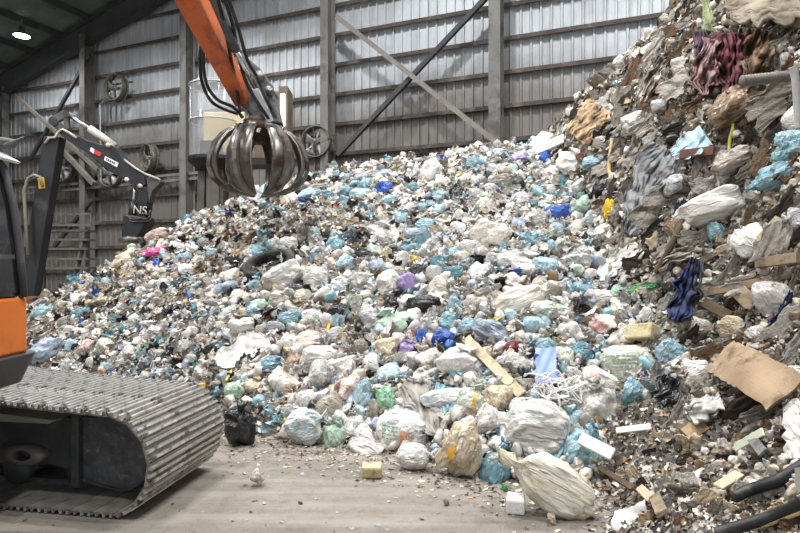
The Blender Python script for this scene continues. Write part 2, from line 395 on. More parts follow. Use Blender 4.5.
# wall fans
M_fan = pmat('dusty fan blade', '#a3a6a9', '#c8cbce', 4, .45, .3, bump=.1, dirt='#776b60', dscale=3)
M_fanring = pmat('dirty fan ring', '#5c5850', '#7b756b', 5, .6, .4, bump=.2)
def make_fan():
    r = empty('wall_fan', (0, 0, 0), 'x', 'fan', 'drum fans on the back wall')
    m = MB()
    for y in (-.16, .16): m.tube([(math.cos(a)*.62, y, math.sin(a)*.62) for a in np.linspace(0, 2*PI, 33)], .028, 6, False)
    m.lathe([(.6, -.16), (.6, .16)], (0, 0, 0), 32, (0, 1, 0)); m.build('ring', M_fanring, r, True, solid=.012)
    MB().lathe([(.001, -.16), (.09, -.15), (.11, -.1), (.11, .12), (.001, .12)], (0, 0, 0), 16, (0, 1, 0)).build('hub', M_fan, r, True)
    for k in range(5):
        a = 2*PI*k/5+.3; P = np.zeros((6, 5, 3))
        for i in range(6):
            rr = .1+.46*i/5
            for j in range(5):
                w = (j/4-.5)*(.55+.25*i/5); P[i, j] = (rr*math.cos(a+w), .09*math.sin(w*2.2), rr*math.sin(a+w))
        MB().grid(P).build('blade', M_fan, r, True, solid=.008)
    for a in (.2, .2+PI/2, .2+PI/4, .2-PI/4):
        MB().tube([(math.cos(a)*.62, -.17, math.sin(a)*.62), (-math.cos(a)*.62, -.17, -math.sin(a)*.62)], .009, 5).build('guard_bar', M_fanring, r)
    m = MB(); m.box((0, .3, .3), (1.5, .06, .07)); m.box((0, .3, -.3), (1.5, .06, .07)); m.box((-.45, .22, 0), (.06, .14, .7)); m.box((.45, .22, 0), (.06, .14, .7))
    m.build('mounting_frame', M_fanring, r); return r
fan0 = make_fan(); fan0['label'] = 'wall fan highest on the left, on the girts above the black crane boom'
for i, (px, py, lb) in enumerate(((116, 91, None), (149, 161, 'wall fan between the black crane elbow and the clear cabin'), (111, 177, 'wall fan half hidden behind the black crane boom'),
                                  (64, 172, 'wall fan behind the black crane mast and the diagonal brace'), (317, 145, 'wall fan just right of the grapple above the heap'))):
    f = fan0 if i == 0 else copy_tree(fan0)
    if lb: f['label'] = lb
    f.location = on_wall(px, py, .75); f.rotation_euler = (0, 0, math.atan2(WT.y, WT.x)+(-.35 if i in (1,) else .1 if i else 0))
bpy.context.view_layer.update()

# ================================================================== STEEL STAIR by the left wall
M_rail = pmat('dull stair steel', '#57544f', '#716d66', 2, .6, .4, bump=.15)
st = empty('steel_stair', (*at(64, 300, 23)[:2], 0), 'grey steel stair frame behind the black crane mast', 'stair')
for k, py in enumerate((234, 243, 252, 262, 271)):
    MB().obox(at(66, py, 23.0-.15*k), (1.0, 0, 0), (0, .3, 0), (0, 0, .04)).build('tread', M_rail, st)
for xx in (44, 88):
    m = MB(); a = at(xx, 230, 23.2); m.bar(a, (a.x, a.y, 0), .1, .1); m.bar(at(xx, 228, 22.9), (a.x, a.y-1.1, 1.0), .06, .2); m.build('stringer', M_rail, st)
m = MB(); m.bar(at(40, 228, 22.6), at(92, 228, 22.6), .07, .1); m.bar(at(40, 217, 22.6), at(92, 217, 22.6), .05, .05)
for xx in (41, 66, 91): m.bar(at(xx, 217, 22.6), at(xx, 229, 22.6), .05, .05)
m.build('handrail', M_rail, st)

# ================================================================== BLACK LOADER CRANE, 17 m away
DC = 17.0
M_black = pmat('black crane paint', '#1d1f22', '#2b2d31', 2, .42, .1, bump=.1, dirt='#4d463f', dscale=1.8, dlo=.58, dhi=.75)
M_rubber = pmat('black rubber hose', '#17171a', '#232326', 5, .5, bump=.1, dirt='#4b443d', dscale=4)
M_pale = pmat('pale cylinder paint', '#b3aca0', '#cac4ba', 2, .5, .1, bump=.1, dirt='#8a8075')
def c1(x, y, d=0): return at(50+.1688*x, 110+.1688*y, DC+d)
def c2(x, y, d=0): return at(110+.1688*x, 170+.1688*y, DC+d)
def slab(pts, y0, y1, name, mat, parent, bevel=.02):
    """outline given as world points in a plane of constant depth, given its real thickness y0..y1"""
    m = MB(); n = len(pts); a = [(p.x, p.y+y0, p.z) for p in pts]; b = [(p.x, p.y+y1, p.z) for p in pts]
    m.add(a+b, [tuple(range(n))[::-1], tuple(range(n, 2*n))]+[(i, (i+1) % n, n+(i+1) % n, n+i) for i in range(n)])
    return m.build(name, mat, parent, bevel=bevel)
base = at(26, 332, DC)
cr = empty('loader_crane', (base.x, base.y, 0), 'black loader crane with folded boom standing at the left edge of the heap', 'crane')
mast = slab([at(47, 141, DC), at(63, 141, DC), at(41, 277, DC), at(33, 326, DC), at(18, 326, DC), at(26, 275, DC)], -.18, .18, 'mast', M_black, cr)
MB().obox(at(45, 187, DC)-Vector((-.02, .20, 0)), (.09, 0, .012), (0, .012, 0), (-.02, 0, .16)).build('yellow_marker', pmat('yellow marker', '#d9a520', '#c48d18', 4, .5), mast)
m = MB(); b0 = at(26, 326, DC); m.box((b0.x, b0.y, .35), (1.7, 1.5, .7)); m.lathe([(.5, .7), (.5, .95), (.38, 1.0)], (b0.x, b0.y, 0), 20); m.build('pedestal', pmat('rusty red base', '#5c352b', '#70463a', 2, .7, dirt='#4b443d'), cr, bevel=.03)
bo = slab([c1(*p) for p in ((60, 150), (75, 135), (160, 165), (240, 205), (330, 232), (370, 225), (410, 250), (470, 330), (570, 400), (585, 465), (545, 492), (490, 455), (370, 385), (300, 330), (240, 275), (110, 195))], -.22, .22, 'boom', M_black, cr)
slab([c1(*p) for p in ((268, 247), (288, 260), (283, 285), (262, 270))], -.24, -.222, 'white_sticker', pmat('white sticker', '#d8dadb', '#e8e9ea', 5, .5), bo, 0)
slab([c1(*p) for p in ((289, 261), (330, 282), (322, 302), (284, 285))], -.24, -.222, 'red_sticker', pmat('red sticker', '#b8302c', '#c63a34', 5, .5), bo, 0)
pl = slab([c1(*p) for p in ((352, 300), (428, 340), (420, 364), (345, 324))], -.245, -.222, 'name_plate', pmat('white sticker', '', ''), bo, 0)
for k in range(5):
    u = .12+.16*k
    slab([c1(352+68*u+o[0], 306+36*u+o[1]) for o in ((0, 0), (7, 4), (3, 17), (-4, 13))], -.252, -.244, 'mark', M_black, pl, 0)
MB().tube([c1(440, 312, -.24), c1(500, 358, -.26), c1(560, 395, -.26), c1(640, 425, -.2), c1(665, 445, 0)], .03, 8).build('pale_pipe', M_pale, bo, True)
MB().tube([c1(-30, 215, -.2), c1(-5, 182, -.25), c1(30, 180, -.25), c1(52, 145, -.25), c1(75, 132, -.25), c1(110, 150, -.25), c1(155, 182, -.25)], .035, 8).build('pale_pipe', M_pale, bo, True)
cy = MB().tube([c1(235, 128, .1), c1(385, 232, .1)], .11, 14).build('cylinder', M_pale, cr, True)
MB().tube([c1(95, 40, .1), c1(240, 131, .1)], .055, 12).build('rod', M_chrome, cy, True)
m = MB(); m.bar(c1(15, 85, .1), c1(97, 38, .1), .22, .12, (0, 1, 0)); m.bar(c1(99, 38, .1), c1(103, 140, .1), .14, .1, (0, 1, 0)); m.bar(c1(20, 85, 0), c1(90, 145, 0), .2, .12, (0, 1, 0)); m.tube([c1(95, 42, -.15), c1(95, 42, .35)], .09, 12); m.tube([c1(17, 85, -.15), c1(17, 85, .35)], .12, 12); m.build('link_bracket', pmat('grey link steel', '#4b4b4a', '#5f5e5c', 3, .5, .5), cr)
for p in ((478, 437), (556, 474), (368, 236)):
    a = c1(*p); MB().tube([a-Vector((0, .27, 0)), a+Vector((0, .27, 0))], .062, 14).build('pin', M_pale, bo, True)
m = MB().tube([c2(147, 105, -.1), c2(141, 215, -.1)], .045, 10).build('rod', M_chrome, cr, True)
slab([c2(*p) for p in ((185, 125), (232, 120), (242, 200), (225, 300), (170, 300), (178, 215))], -.2, .2, 'arm', M_black, cr)
m = MB(); m.tube([c2(141, 208, -.1), c2(130, 300, -.1)], .11, 12); m.build('cylinder', M_black, cr, True)
slab([c2(*p) for p in ((232, 70), (262, 60), (310, 78), (318, 92), (262, 150), (245, 215), (228, 210))], -.16, .16, 'elbow_link', pmat('grey link steel', '', ''), cr)
hg = slab([c2(*p) for p in ((108, 285), (245, 300), (238, 345), (190, 425), (96, 420))], -.33, .3, 'grab_housing', M_black, cr, .05)
MB().lathe([(.001, .1), (.36, .1), (.42, .02), (.40, -.08), (.001, -.1)], c2(145, 432), 20).build('rotator_disc', M_steel, cr, True)
for k, (x0, x1, y) in enumerate(((165, 238, 262), (108, 235, 290), (115, 240, 305))):
    pts = [c2(x0+(x1-x0)*(.5-.5*math.cos(a)), y+22*math.sin(a)+4*math.sin(3*a), -.36 if math.sin(a) > 0 else .33) for a in np.linspace(0, 2*PI, 25)]
    MB().tube(pts, .028, 7, False).build('hose', M_rubber, cr, True)
MB().tube([at(x, y, DC-.35) for x, y in ((28, 258), (25, 215), (24, 194), (28, 181), (34, 178), (40, 180), (43, 190))], .045, 8).build('hose', pmat('faded hose', '#6d6962', '#7f7a72', 4, .6), cr, True)
def letters(name, txt, loc, size, mat, parent, rot=(PI/2, 0, 0)):
    c = bpy.data.curves.new(name, 'FONT'); c.body = txt; c.size = size; c.extrude = .006; c.align_x = 'CENTER'
    o = bpy.data.objects.new(name, c); C.objects.link(o); dg = bpy.context.evaluated_depsgraph_get(); me = bpy.data.meshes.new_from_object(o.evaluated_get(dg)); bpy.data.objects.remove(o)
    o = bpy.data.objects.new(name, me); C.objects.link(o); me.materials.clear(); me.materials.append(mat)
    o.rotation_euler = rot; o.location = Vector(loc)-Vector(parent.matrix_world.translation); o.parent = parent; return o
letters('painted_letters', 'NS', c2(196, 282)-Vector((0, .225, 0)), .34, M_pale, cr, (PI/2, .1, 0))

# ================================================================== CLEAR ROUNDED OPERATOR CABIN on a post
DK = 17.5
def k2(x, y, d=0): return at(150+.394*x, .394*y, DK+d)
M_clear = bpy.data.materials.new('cloudy clear plastic'); t, b = nodes(M_clear)
b.inputs['Base Color'].default_value = (*lin('#b9bdc0'), 1); b.inputs['Alpha'].default_value = .33; b.inputs['Roughness'].default_value = .12; b.inputs['Specular IOR Level'].default_value = .8
kc = k2(164, 410); rad = 61*.394*DK/FOC
kb = empty('operator_cabin', (kc.x, kc.y, 0), 'clear curved operator cabin on a steel post behind the grapple', 'cabin')
zt, zb = k2(164, 228).z, kc.z
M_trim = pmat('pale plastic rim', '#9fa1a1', '#b4b6b6', 4, .4)
M_cream = pmat('cream seat panel', '#cdbd94', '#d8caa5', 2, .7)
M_brown = pmat('brown cabin panel', '#6c5f50', '#7d705f', 2, .6, dirt='#544a3f')
sh = MB().lathe([(rad*.86, zt+.10), (rad*.97, zt+.05), (rad, zt-.05), (rad, (zt+zb)/2+.02), (rad+.015, (zt+zb)/2), (rad, (zt+zb)/2-.02), (rad, zb)], (kc.x, kc.y, 0), 40).build('curved_window', M_clear, kb, True)
MB().lathe([(rad*.86, zt+.10), (.001, zt+.14)], (kc.x, kc.y, 0), 40).build('roof_panel', M_clear, kb, True)
for z in (zt-.02, (zt+zb)/2): MB().tube([(kc.x+math.cos(a)*(rad+.01), kc.y+math.sin(a)*(rad+.01), z) for a in np.linspace(0, 2*PI, 41)], .02, 6, False).build('seam_band', M_trim, sh, True)
MB().lathe([(.001, zb), (rad+.05, zb), (rad+.05, zb-.1), (rad*.7, zb-.35), (.001, zb-.35)], (kc.x, kc.y, 0), 32).build('floor_disc', M_black, kb)
m = MB(); m.obox(((k2(192, 0).x), kc.y-.15, (k2(0, 295).z+k2(0, 400).z)/2), (.62, 0, 0), (0, .05, 0), (0, 0, (k2(0, 295).z-k2(0, 400).z)/2)); m.build('seat_back', M_cream, kb, bevel=.04)
m = MB(); m.obox((k2(168, 0).x, kc.y-.45, k2(0, 392).z), (.28, 0, 0), (0, .2, 0), (0, 0, .2)); m.tube([(k2(160, 0).x, kc.y, k2(0, 390).z), (k2(155, 0).x, kc.y-.1, k2(0, 365).z)], .05, 8); m.tube([(k2(178, 0).x, kc.y, k2(0, 390).z), (k2(180, 0).x, kc.y-.1, k2(0, 362).z)], .05, 8); m.build('control_box', M_black, kb, bevel=.03)
m = MB()
x0, x1 = k2(255, 0).x, k2(350, 0).x; m.box(((x0+x1)/2, kc.y+.5, (zt+zb)/2), (x1-x0, .1, zt-zb)); m.box((x1, kc.y+.1, (k2(0, 235).z+k2(0, 345).z)/2), (.1, .9, k2(0, 235).z-k2(0, 345).z)); m.build('rear_panel', M_brown, kb)
m = MB(); m.box(((k2(164, 0).x+x1)/2, kc.y+.2, zb-.12), (x1-k2(164, 0).x, .9, .2)); m.build('floor_beam', M_black, kb)
m = MB(); m.box((k2(343, 0).x, kc.y-.36, (k2(0, 255).z+k2(0, 335).z)/2), (.13, .05, k2(0, 255).z-k2(0, 335).z)); m.build('strip_lamp', emat('warm strip', '#ffe9cf', 3.0), kb)
m = MB(); m.box((k2(343, 0).x, kc.y+.05, (k2(0, 235).z+k2(0, 345).z)/2), (.25, .76, k2(0, 235).z-k2(0, 345).z)); m.build('lamp_post', M_brown, kb)
for (xa, xb, ya) in ((-.42, -.62, .3), (.1, .05, -.2), (.5, .62, .3), (-.1, -.2, .5)):
    m = MB(); m.bar((kc.x+xa, kc.y+ya*.6, zb-.3), (kc.x+xb, kc.y+ya, 0), .22, .22, (0, 1, 0)); m.build('leg', M_rail, kb)
m = MB(); m.box((kc.x+.05, kc.y+.1, (zb-.3)/2), (.5, .5, zb-.3)); m.build('post', M_rail, kb)

# ================================================================== EXCAVATOR
A = math.radians(10); TT = Vector((math.cos(A), -math.sin(A), 0)); TN = Vector((math.sin(A), math.cos(A), 0))
def TR(t, n, z): return TT*t+TN*n+Vector((0, 0, z))
M_orange = pmat('orange machine paint', '#cf6a1c', '#d9752a', 1.2, .42, .0, bump=.06, dirt='#a9622f', dscale=2, dlo=.6, dhi=.8)
M_orange2 = pmat('worn orange stick paint', '#b85a2e', '#c9693a', 1.2, .5, .0, bump=.1, dirt='#7d4a32', dscale=1.6)
M_castblack = pmat('black cast steel', '#4a4c50', '#65686c', 9, .5, .2, bump=.35, dirt='#86827b', dscale=12, dlo=.56, dhi=.68)
M_frame = pmat('dark frame paint', '#404245', '#525457', 3, .55, .2, bump=.2, dirt='#6f675d', dscale=3, dlo=.54, dhi=.7)
M_shoe = pmat('worn track steel', '#77736d', '#99958f', 4, .45, .25, bump=.2, dirt='#6e6253', dscale=5, dlo=.48, dhi=.6, rvar=.08)
M_shoeb = pmat('polished grouser', '#b0aeab', '#d0cfcd', 4, .3, .6, bump=.1, dirt='#5d5347', dscale=7, dlo=.5, dhi=.62)
ex = empty('excavator', (*TR(-4.6, 3.6, 0)[:2], 0), 'orange tracked excavator on the left with an orange peel grapple on its stick', 'excavator')
EXM = ex.matrix_world.inverted()
R1, R2, TA, TB, N0, N1 = .40, .51, -2.95, -6.3, 3.875, 5.02
def path(u):
    """point and outward normal of the track loop in (t, z), u in metres along it"""
    Lb = TA-TB; La = PI*R1; top = math.hypot(TA-TB, 2*R2-2*R1); Lc = PI*R2
    tot = Lb+La+top+Lc; u %= tot
    if u < Lb: return (TB+u, 0), (0, -1)
    u -= Lb
    if u < La:
        a = -PI/2+u/R1; return (TA+R1*math.cos(a), R1+R1*math.sin(a)), (math.cos(a), math.sin(a))
    u -= La
    if u < top:
        k = u/top; sag = -.02*math.sin(PI*k); dx, dz = TB-TA, 2*R2-2*R1; l = math.hypot(dx, dz)
        return (TA+dx*k, 2*R1+dz*k+sag), (dz/l, -dx/l)
    u -= top; a = PI/2+u/R2; return (TB+R2*math.cos(a), R2+R2*math.sin(a)), (math.cos(a), math.sin(a))
TOT = (TA-TB)+PI*R1+math.hypot(TA-TB, 2*R2-2*R1)+PI*R2
NS = int(round(TOT/.185)); PITCH = TOT/NS
m = MB(); P = np.zeros((121, 2, 3))
for i in range(121):
    (t_, z_), (nt, nz) = path(TOT*i/120)
    for j, nn in enumerate((N0+.42, N1-.42)): P[i, j] = TR(t_-nt*.07, nn, z_-nz*.07)
trk = m.grid(P).build('track', M_frame, ex, solid=.05)
# one shoe in its own space: x along the track, y across, z out
def shoe_mesh():
    m = MB(); hw = (N1-N0)/2; m.box((0, 0, -.03), (PITCH*.97, hw*2, .014))
    m.box((-PITCH*.46, 0, -.022), (.016, hw*2, .02)); return m.mesh('track_shoe')
def bar_mesh():
    m = MB(); hw = (N1-N0)/2
    for x in (-PITCH*.30, PITCH*.02, PITCH*.34): m.prism([(-.016, -.025), (.016, -.025), (.010, .004), (-.010, .004)], (x, -hw, 0), (1, 0, 0), (0, 0, 1), (0, hw*2, 0))
    return m.mesh('grouser_bars')
sm, gmsh = shoe_mesh(), bar_mesh(); sm.materials.append(M_shoe); gmsh.materials.append(M_shoeb)
for i in range(NS):
    (t_, z_), (nt, nz) = path(PITCH*(i+.3)); c = TR(t_, (N0+N1)/2, z_+(.0 if nz > -.9 else .012))
    zax = (TT*nt+Vector((0, 0, nz))).normalized(); yax = TN; xax = yax.cross(zax).normalized()
    M = Matrix((xax, yax, zax)).transposed().to_4x4(); M.translation = c
    s_ = bpy.data.objects.new('track_shoe', sm); C.objects.link(s_); s_.parent = trk; s_.matrix_basis = M
    s2 = bpy.data.objects.new('grouser_bars', gmsh); C.objects.link(s2); s2.parent = trk; s2.matrix_basis = M
NP = 4.24      # outer face of the track frame
fr = MB(); ring = [(-3.42, .64), (-3.07, .655)]+[(-3.07+.29*math.cos(a), .36+.295*math.sin(a)) for a in np.linspace(PI/2, -PI/2, 15)]+[(-3.42, .13)]
fr.prism(ring, TR(0, NP, 0), TT, Vector((0, 0, 1)), TN*.5); cov = fr.build('idler_cover', M_castblack, ex, bevel=.015)
m = MB(); m.tube([TR(t_*1.0, NP, z_) for t_, z_ in ring]+[TR(*(-3.42, NP, .64))], .016, 6, False); m.build('rim', M_frame, cov, True)
m = MB(); m.prism([(-3.47, .08), (-3.40, .08), (-3.40, .70), (-3.47, .70)], TR(0, NP-.06, 0), TT, Vector((0, 0, 1)), TN*.5); m.build('frame_flange', M_frame, ex, bevel=.012)
m = MB(); m.prism([(-6.4, .2), (-4.05, .2), (-3.75, .22), (-3.46, .16), (-3.46, .62), (-4.2, .665), (-6.4, .70)], TR(0, NP+.03, 0), TT, Vector((0, 0, 1)), TN*.45); bm_ = m.build('track_frame', M_frame, ex, bevel=.02)
m = MB(); m.prism([(-6.4, .58), (-3.65, .60), (-3.6, .63), (-6.4, .80)], TR(0, NP-.08, 0), TT, Vector((0, 0, 1)), TN*.3); m.build('guard_strip', pmat('pale worn plate', '#9a9690', '#b3afa8', 2, .5, .2), bm_)
lug = MB(); cl = TR(-3.93, NP-.06, .315); prof = []
for i in range(33):
    a = 2*PI*i/32; prof.append((a, .125+.03*math.cos(a)**2, .068))
P = np.zeros((33, 4, 3))
for i, (a, ro, ri) in enumerate(prof):
    for j, (rr, dn) in enumerate(((ri, 0), (ro, 0), (ro, .12), (ri, .12))):
        P[i, j] = cl+TT*rr*math.cos(a)*1.25+Vector((0, 0, rr*.62*math.sin(a)))+TN*dn
P = np.concatenate([P, P[:, :1]], 1); lug.grid(P); lug.build('tow_eye', pmat('grey cast eye', '#6e6c69', '#84817d', 3, .5, .3, dirt='#55504a'), ex, True)
for k in range(5):
    t_ = -5.9+.62*k; MB().lathe([(.001, 0), (.12, 0), (.12, .12), (.09, .14), (.09, .3), (.12, .32), (.12, .44), (.001, .44)], TR(t_, N0+.36, .17), 16, TN).build('roller', M_frame, ex, True)
MB().lathe([(.001, 0), (.31, 0), (.31, .1), (.24, .12), (.24, .3), (.31, .32), (.31, .4), (.001, .4)], TR(TA, N0+.4, R1), 24, TN).build('idler_wheel', M_frame, ex, True)
MB().lathe([(.001, 0), (.4, 0), (.4, .4), (.001, .4)], TR(TB, N0+.4, R2), 18, TN).build('sprocket', M_frame, ex)
m = MB(); m.box(TR(-5.0, 3.0, .55), (1.6, 2.4, .5)); m.lathe([(.6, .7), (.6, 1.02)], TR(-4.9, 3.2, 0)+Vector((0, 0, 0)), 24); m.build('car_body', M_frame, ex, bevel=.03)
# upper structure: its far right corner shows at the edge of the picture
def rbox(x0, x1, y0, y1, z0, z1, rc, inset=0):
    m = MB(); pts = []
    for cx, cy, a0 in ((x1-rc, y1-rc, 0), (x0+rc, y1-rc, 90), (x0+rc, y0+rc, 180), (x1-rc, y0+rc, 270)):
        for k in range(7): a = math.radians(a0+15*k); pts.append((cx+rc*math.cos(a), cy+rc*math.sin(a)))
    n = len(pts); mx, my = (x0+x1)/2, (y0+y1)/2; v = []
    for k, (z, ins) in enumerate(((z0, inset), (z1, 0))):
        for x, y in pts: v.append((x-math.copysign(ins, x-mx), y-math.copysign(ins, y-my), z))
    m.add(v, [tuple(range(n))[::-1], tuple(range(n, 2*n))]+[(i, (i+1) % n, n+(i+1) % n, n+i) for i in range(n)]); return m
rbox(-6.6, -2.73, 1.9, 4.42, 1.03, 1.25, .12, .07).build('turntable_base', pmat('black deck paint', '#303133', '#3d3e40', 2, .5, .1, bump=.15, dirt='#5d5a56', dscale=4, dlo=.58, dhi=.74), ex, bevel=.015)
rbox(-6.6, -2.79, 1.9, 4.36, 1.25, 1.66, .06).build('side_panel', M_orange, ex, bevel=.02)
cabp = [(-4.3, 1.66), (-2.80, 1.66), (-2.83, 2.0), (-2.88, 2.35), (-2.95, 2.62), (-3.06, 2.78), (-3.2, 2.83), (-4.3, 2.83)]
cab = MB().prism(cabp, (0, 2.6, 0), (1, 0, 0), (0, 0, 1), (0, 1.7, 0)).build('cab', pmat('dark tinted cab glass', '#15171a', '#22252a', 1, .12, bump=0, dirt='#33363a', dscale=1.2), ex, bevel=.04)
for yy in (2.62, 3.5, 4.28):
    MB().tube([(x+.012, yy, z) for x, z in cabp[1:7]], .03, 8).build('pillar', M_frame, cab, True)
MB().box((-2.835, 3.9, 1.95), (.02, .68, .05)).build('window_rail', M_frame, cab)
m = MB(); m.tube([(-2.95, 4.3, 2.79), (-2.83, 4.36, 2.86)], .012, 6); m.build('mirror_arm', M_frame, ex)
m = MB(); a = at(4, 146, 4.37); m.lathe([(.001, -.03), (.07, -.03), (.085, 0), (.07, .03), (.001, .03)], (a.x, a.y, a.z), 20, (0, 0, 1)); m.build('mirror', M_frame, ex, True)
m = MB(); m.prism([(-3.3, 2.845), (-2.88, 2.66), (-2.86, 2.675), (-3.05, 2.78), (-3.3, 2.87)], (0, 4.16, 0), (1, 0, 0), (0, 0, 1), (0, .2, 0)); m.build('visor', pmat('pale visor', '#c3c6c8', '#d4d6d8', 2, .4), ex)
# boom (leaves and re-enters above the frame), stick, hoses
def boxbeam(pts, ws, hs, side, name, mat):
    P = []; side = Vector(side).normalized()
    for i, p in enumerate(pts):
        t_ = (pts[min(i+1, len(pts)-1)]-pts[max(i-1, 0)]).normalized(); u = side.cross(t_).normalized(); sd = t_.cross(u).normalized()
        P.append([p+sd*ws[i]/2*a+u*hs[i]/2*b_ for a, b_ in ((-1, -1), (1, -1), (1, 1), (-1, 1), (-1, -1))])
    m = MB(); m.grid(np.array([[tuple(q) for q in r] for r in P])); n = len(m.v); m.f += [(0, 1, 2, 3), (n-5, n-4, n-3, n-2)]; return m.build(name, mat, ex, bevel=.02)
GD = 11.4                                   # distance of the grapple
gt = at(262, 128, GD); S_top = at(170, -42, 9.0); S_bot = at(243, 103, GD-.15)
tip = at(140, -110, 8.2)
boxbeam([Vector((-4.6, 3.3, 1.5)), Vector((-4.55, 4.0, 3.8)), Vector((-4.3, 5.2, 6.2)), Vector((-3.9, 6.8, 7.6)), tip], [.4, .45, .5, .42, .36], [.5, .7, .75, .6, .4], (1, -.45, 0), 'boom', M_orange)
boxbeam([tip, S_top, S_top.lerp(S_bot, .45), S_bot], [.38, .36, .32, .26], [.46, .57, .50, .34], (1, -.35, .3), 'stick', M_orange2)
def off_s(k, dx, dy, dz=0): return S_top.lerp(S_bot, k)+Vector((dx, dy, dz))
m = MB().tube([off_s(-.1, .42, -.1), off_s(.45, .36, -.12), off_s(.62, .33, -.1)], .085, 12); cyl = m.build('bucket_cylinder', M_castblack, ex, True)
MB().tube([off_s(.6, .33, -.1), off_s(.9, .36, -.05)], .05, 10).build('rod', M_chrome, cyl, True)
slab([at(x, y, GD-.1) for x, y in ((232, 66), (244, 58), (262, 74), (272, 88), (283, 128), (262, 126), (240, 108))], -.14, .14, 'tip_link', M_castblack, ex)
slab([at(x, y, GD-.26) for x, y in ((252, 92), (259, 92), (274, 124), (268, 128))], -.04, .04, 'link_plate', pmat('pale link steel', '#a7acb2', '#c0c4c8', 3, .35, .5), ex, .01)
for x, y in ((240, 76), (262, 82), (245, 104), (271, 97)): MB().tube([at(x, y, GD-.1)-Vector((0, .22, 0)), at(x, y, GD-.1)+Vector((0, .22, 0))], .09, 14).build('pin', M_steel, ex, True)
def bez(p, n=24):
    p = [Vector(q) for q in p]; out = []
    for i in range(len(p)-1):
        a, b, c, d = p[max(i-1, 0)], p[i], p[i+1], p[min(i+2, len(p)-1)]
        for k in range(n//(len(p)-1)+1):
            s = k/(n//(len(p)-1)+1); out.append(.5*((2*b)+(c-a)*s+(2*a-5*b+4*c-d)*s*s+(3*b-a-3*c+d)*s**3))
    return out+[p[-1]]
hz = [((204, 30, 9.9), (200, 60, 10.4), (202, 85, 10.8), (211, 104, 11), (224, 112, 11.2), (238, 117, 11.3)), ((206, 30, 9.9), (203, 62, 10.3), (207, 88, 10.7), (218, 103, 10.9), (233, 110, 11.1), (243, 121, 11.2)),
      ((222, -5, 9.2), (232, 25, 9.8), (238, 55, 10.4), (246, 85, 10.8), (262, 112, 11), (273, 127, 11.2)), ((226, -5, 9.2), (238, 30, 9.8), (247, 62, 10.4), (257, 80, 10.8), (268, 105, 11), (277, 122, 11.2)),
      ((216, -5, 9.2), (224, 25, 9.8), (229, 52, 10.3), (236, 88, 10.8), (240, 115, 11.1))]
for h in hz: MB().tube(bez([at(*p) for p in h]), .032, 8).build('hose', M_rubber, ex, True)
# grapple: collar, rotator, six shells
gs = GD/FOC; gc = at(259, 130, GD)
M_grap = pmat('worn grapple steel', '#55504c', '#7d7976', 2.2, .33, .7, bump=.2, dirt='#4a3c32', dscale=2.5, dlo=.52, dhi=.66)
M_grapin = pmat('rusty inner steel', '#3e352f', '#57493f', 3, .7, .3, bump=.3)
gr = MB().lathe([(.001, .05), (.36, .05), (.44, 0), (.46, -.06), (.36, -.14), (.3, -.3), (.001, -.32)], gc, 28).build('grapple', M_grapin, ex, True)
MB().lathe([(.001, .5), (.2, .5), (.24, .42), (.24, .2), (.3, .12), (.34, .04), (.001, .04)], gc+Vector((0, 0, 0)), 20).build('rotator', pmat('rusty brown rotator', '#4d4037', '#655447', 3, .6, .3, bump=.3), gr, True)
prof = [(.36, -.03), (.48, -.07), (.64, -.18), (.78, -.36), (.87, -.58), (.89, -.80), (.81, -1.02), (.64, -1.19), (.42, -1.29), (.2, -1.34)]
wid = [.13, .15, .18, .21, .235, .24, .22, .17, .10, .03]
for k in range(6):
    a = PI*2*k/6+.30
    er = Vector((math.cos(a), math.sin(a), 0)); et = Vector((-math.sin(a), math.cos(a), 0)); P = np.zeros((len(prof), 7, 3))
    for i, (r_, z_) in enumerate(prof):
        for j in range(7):
            q = (j-3)/3; P[i, j] = gc+er*(r_-.10*q*q*wid[i]/.33)+et*wid[i]*q+Vector((0, 0, z_))
    tn = MB().grid(P).build('claw_shell', M_grap, gr, True, solid=.035)
    pr = MB(); w = .055
    o_ = [gc+er*(r_+.03)+Vector((0, 0, z_)) for r_, z_ in prof]; i_ = [gc+er*(r_+.10 if 0 < n_ < 9 else r_+.03)+Vector((0, 0, z_+(.02 if n_ < 4 else -.03))) for n_, (r_, z_) in enumerate(prof)]
    P = np.array([[tuple(o_[n_]-et*w), tuple(i_[n_]-et*w*.7), tuple(i_[n_]+et*w*.7), tuple(o_[n_]+et*w)] for n_ in range(len(prof))])
    pr.grid(P); pr.build('rib', M_steel, tn)
    for sg in (-1, 1):
        MB().tube([gc+er*(r_-.10*wid[i]/.33)+et*wid[i]*sg+Vector((0, 0, z_)) for i, (r_, z_) in enumerate(prof)], .022, 6).build('edge_bar', M_steel, tn, True)
    MB().tube([gc+er*.42+et*(-.16)+Vector((0, 0, -.05)), gc+er*.42+et*.16+Vector((0, 0, -.05))], .06, 10).build('hinge_pin', M_steel, tn, True)
    MB().tube([gc+er*.22+Vector((0, 0, -.25)), gc+er*.5+Vector((0, 0, -.62))], .06, 10).build('cylinder', M_grapin, tn, True)
q = gc+Vector((.16, -.74, -.27)); letters('painted_letter', 'E', q, .16, M_pale, ex, (PI/2-.7, .1, 0))
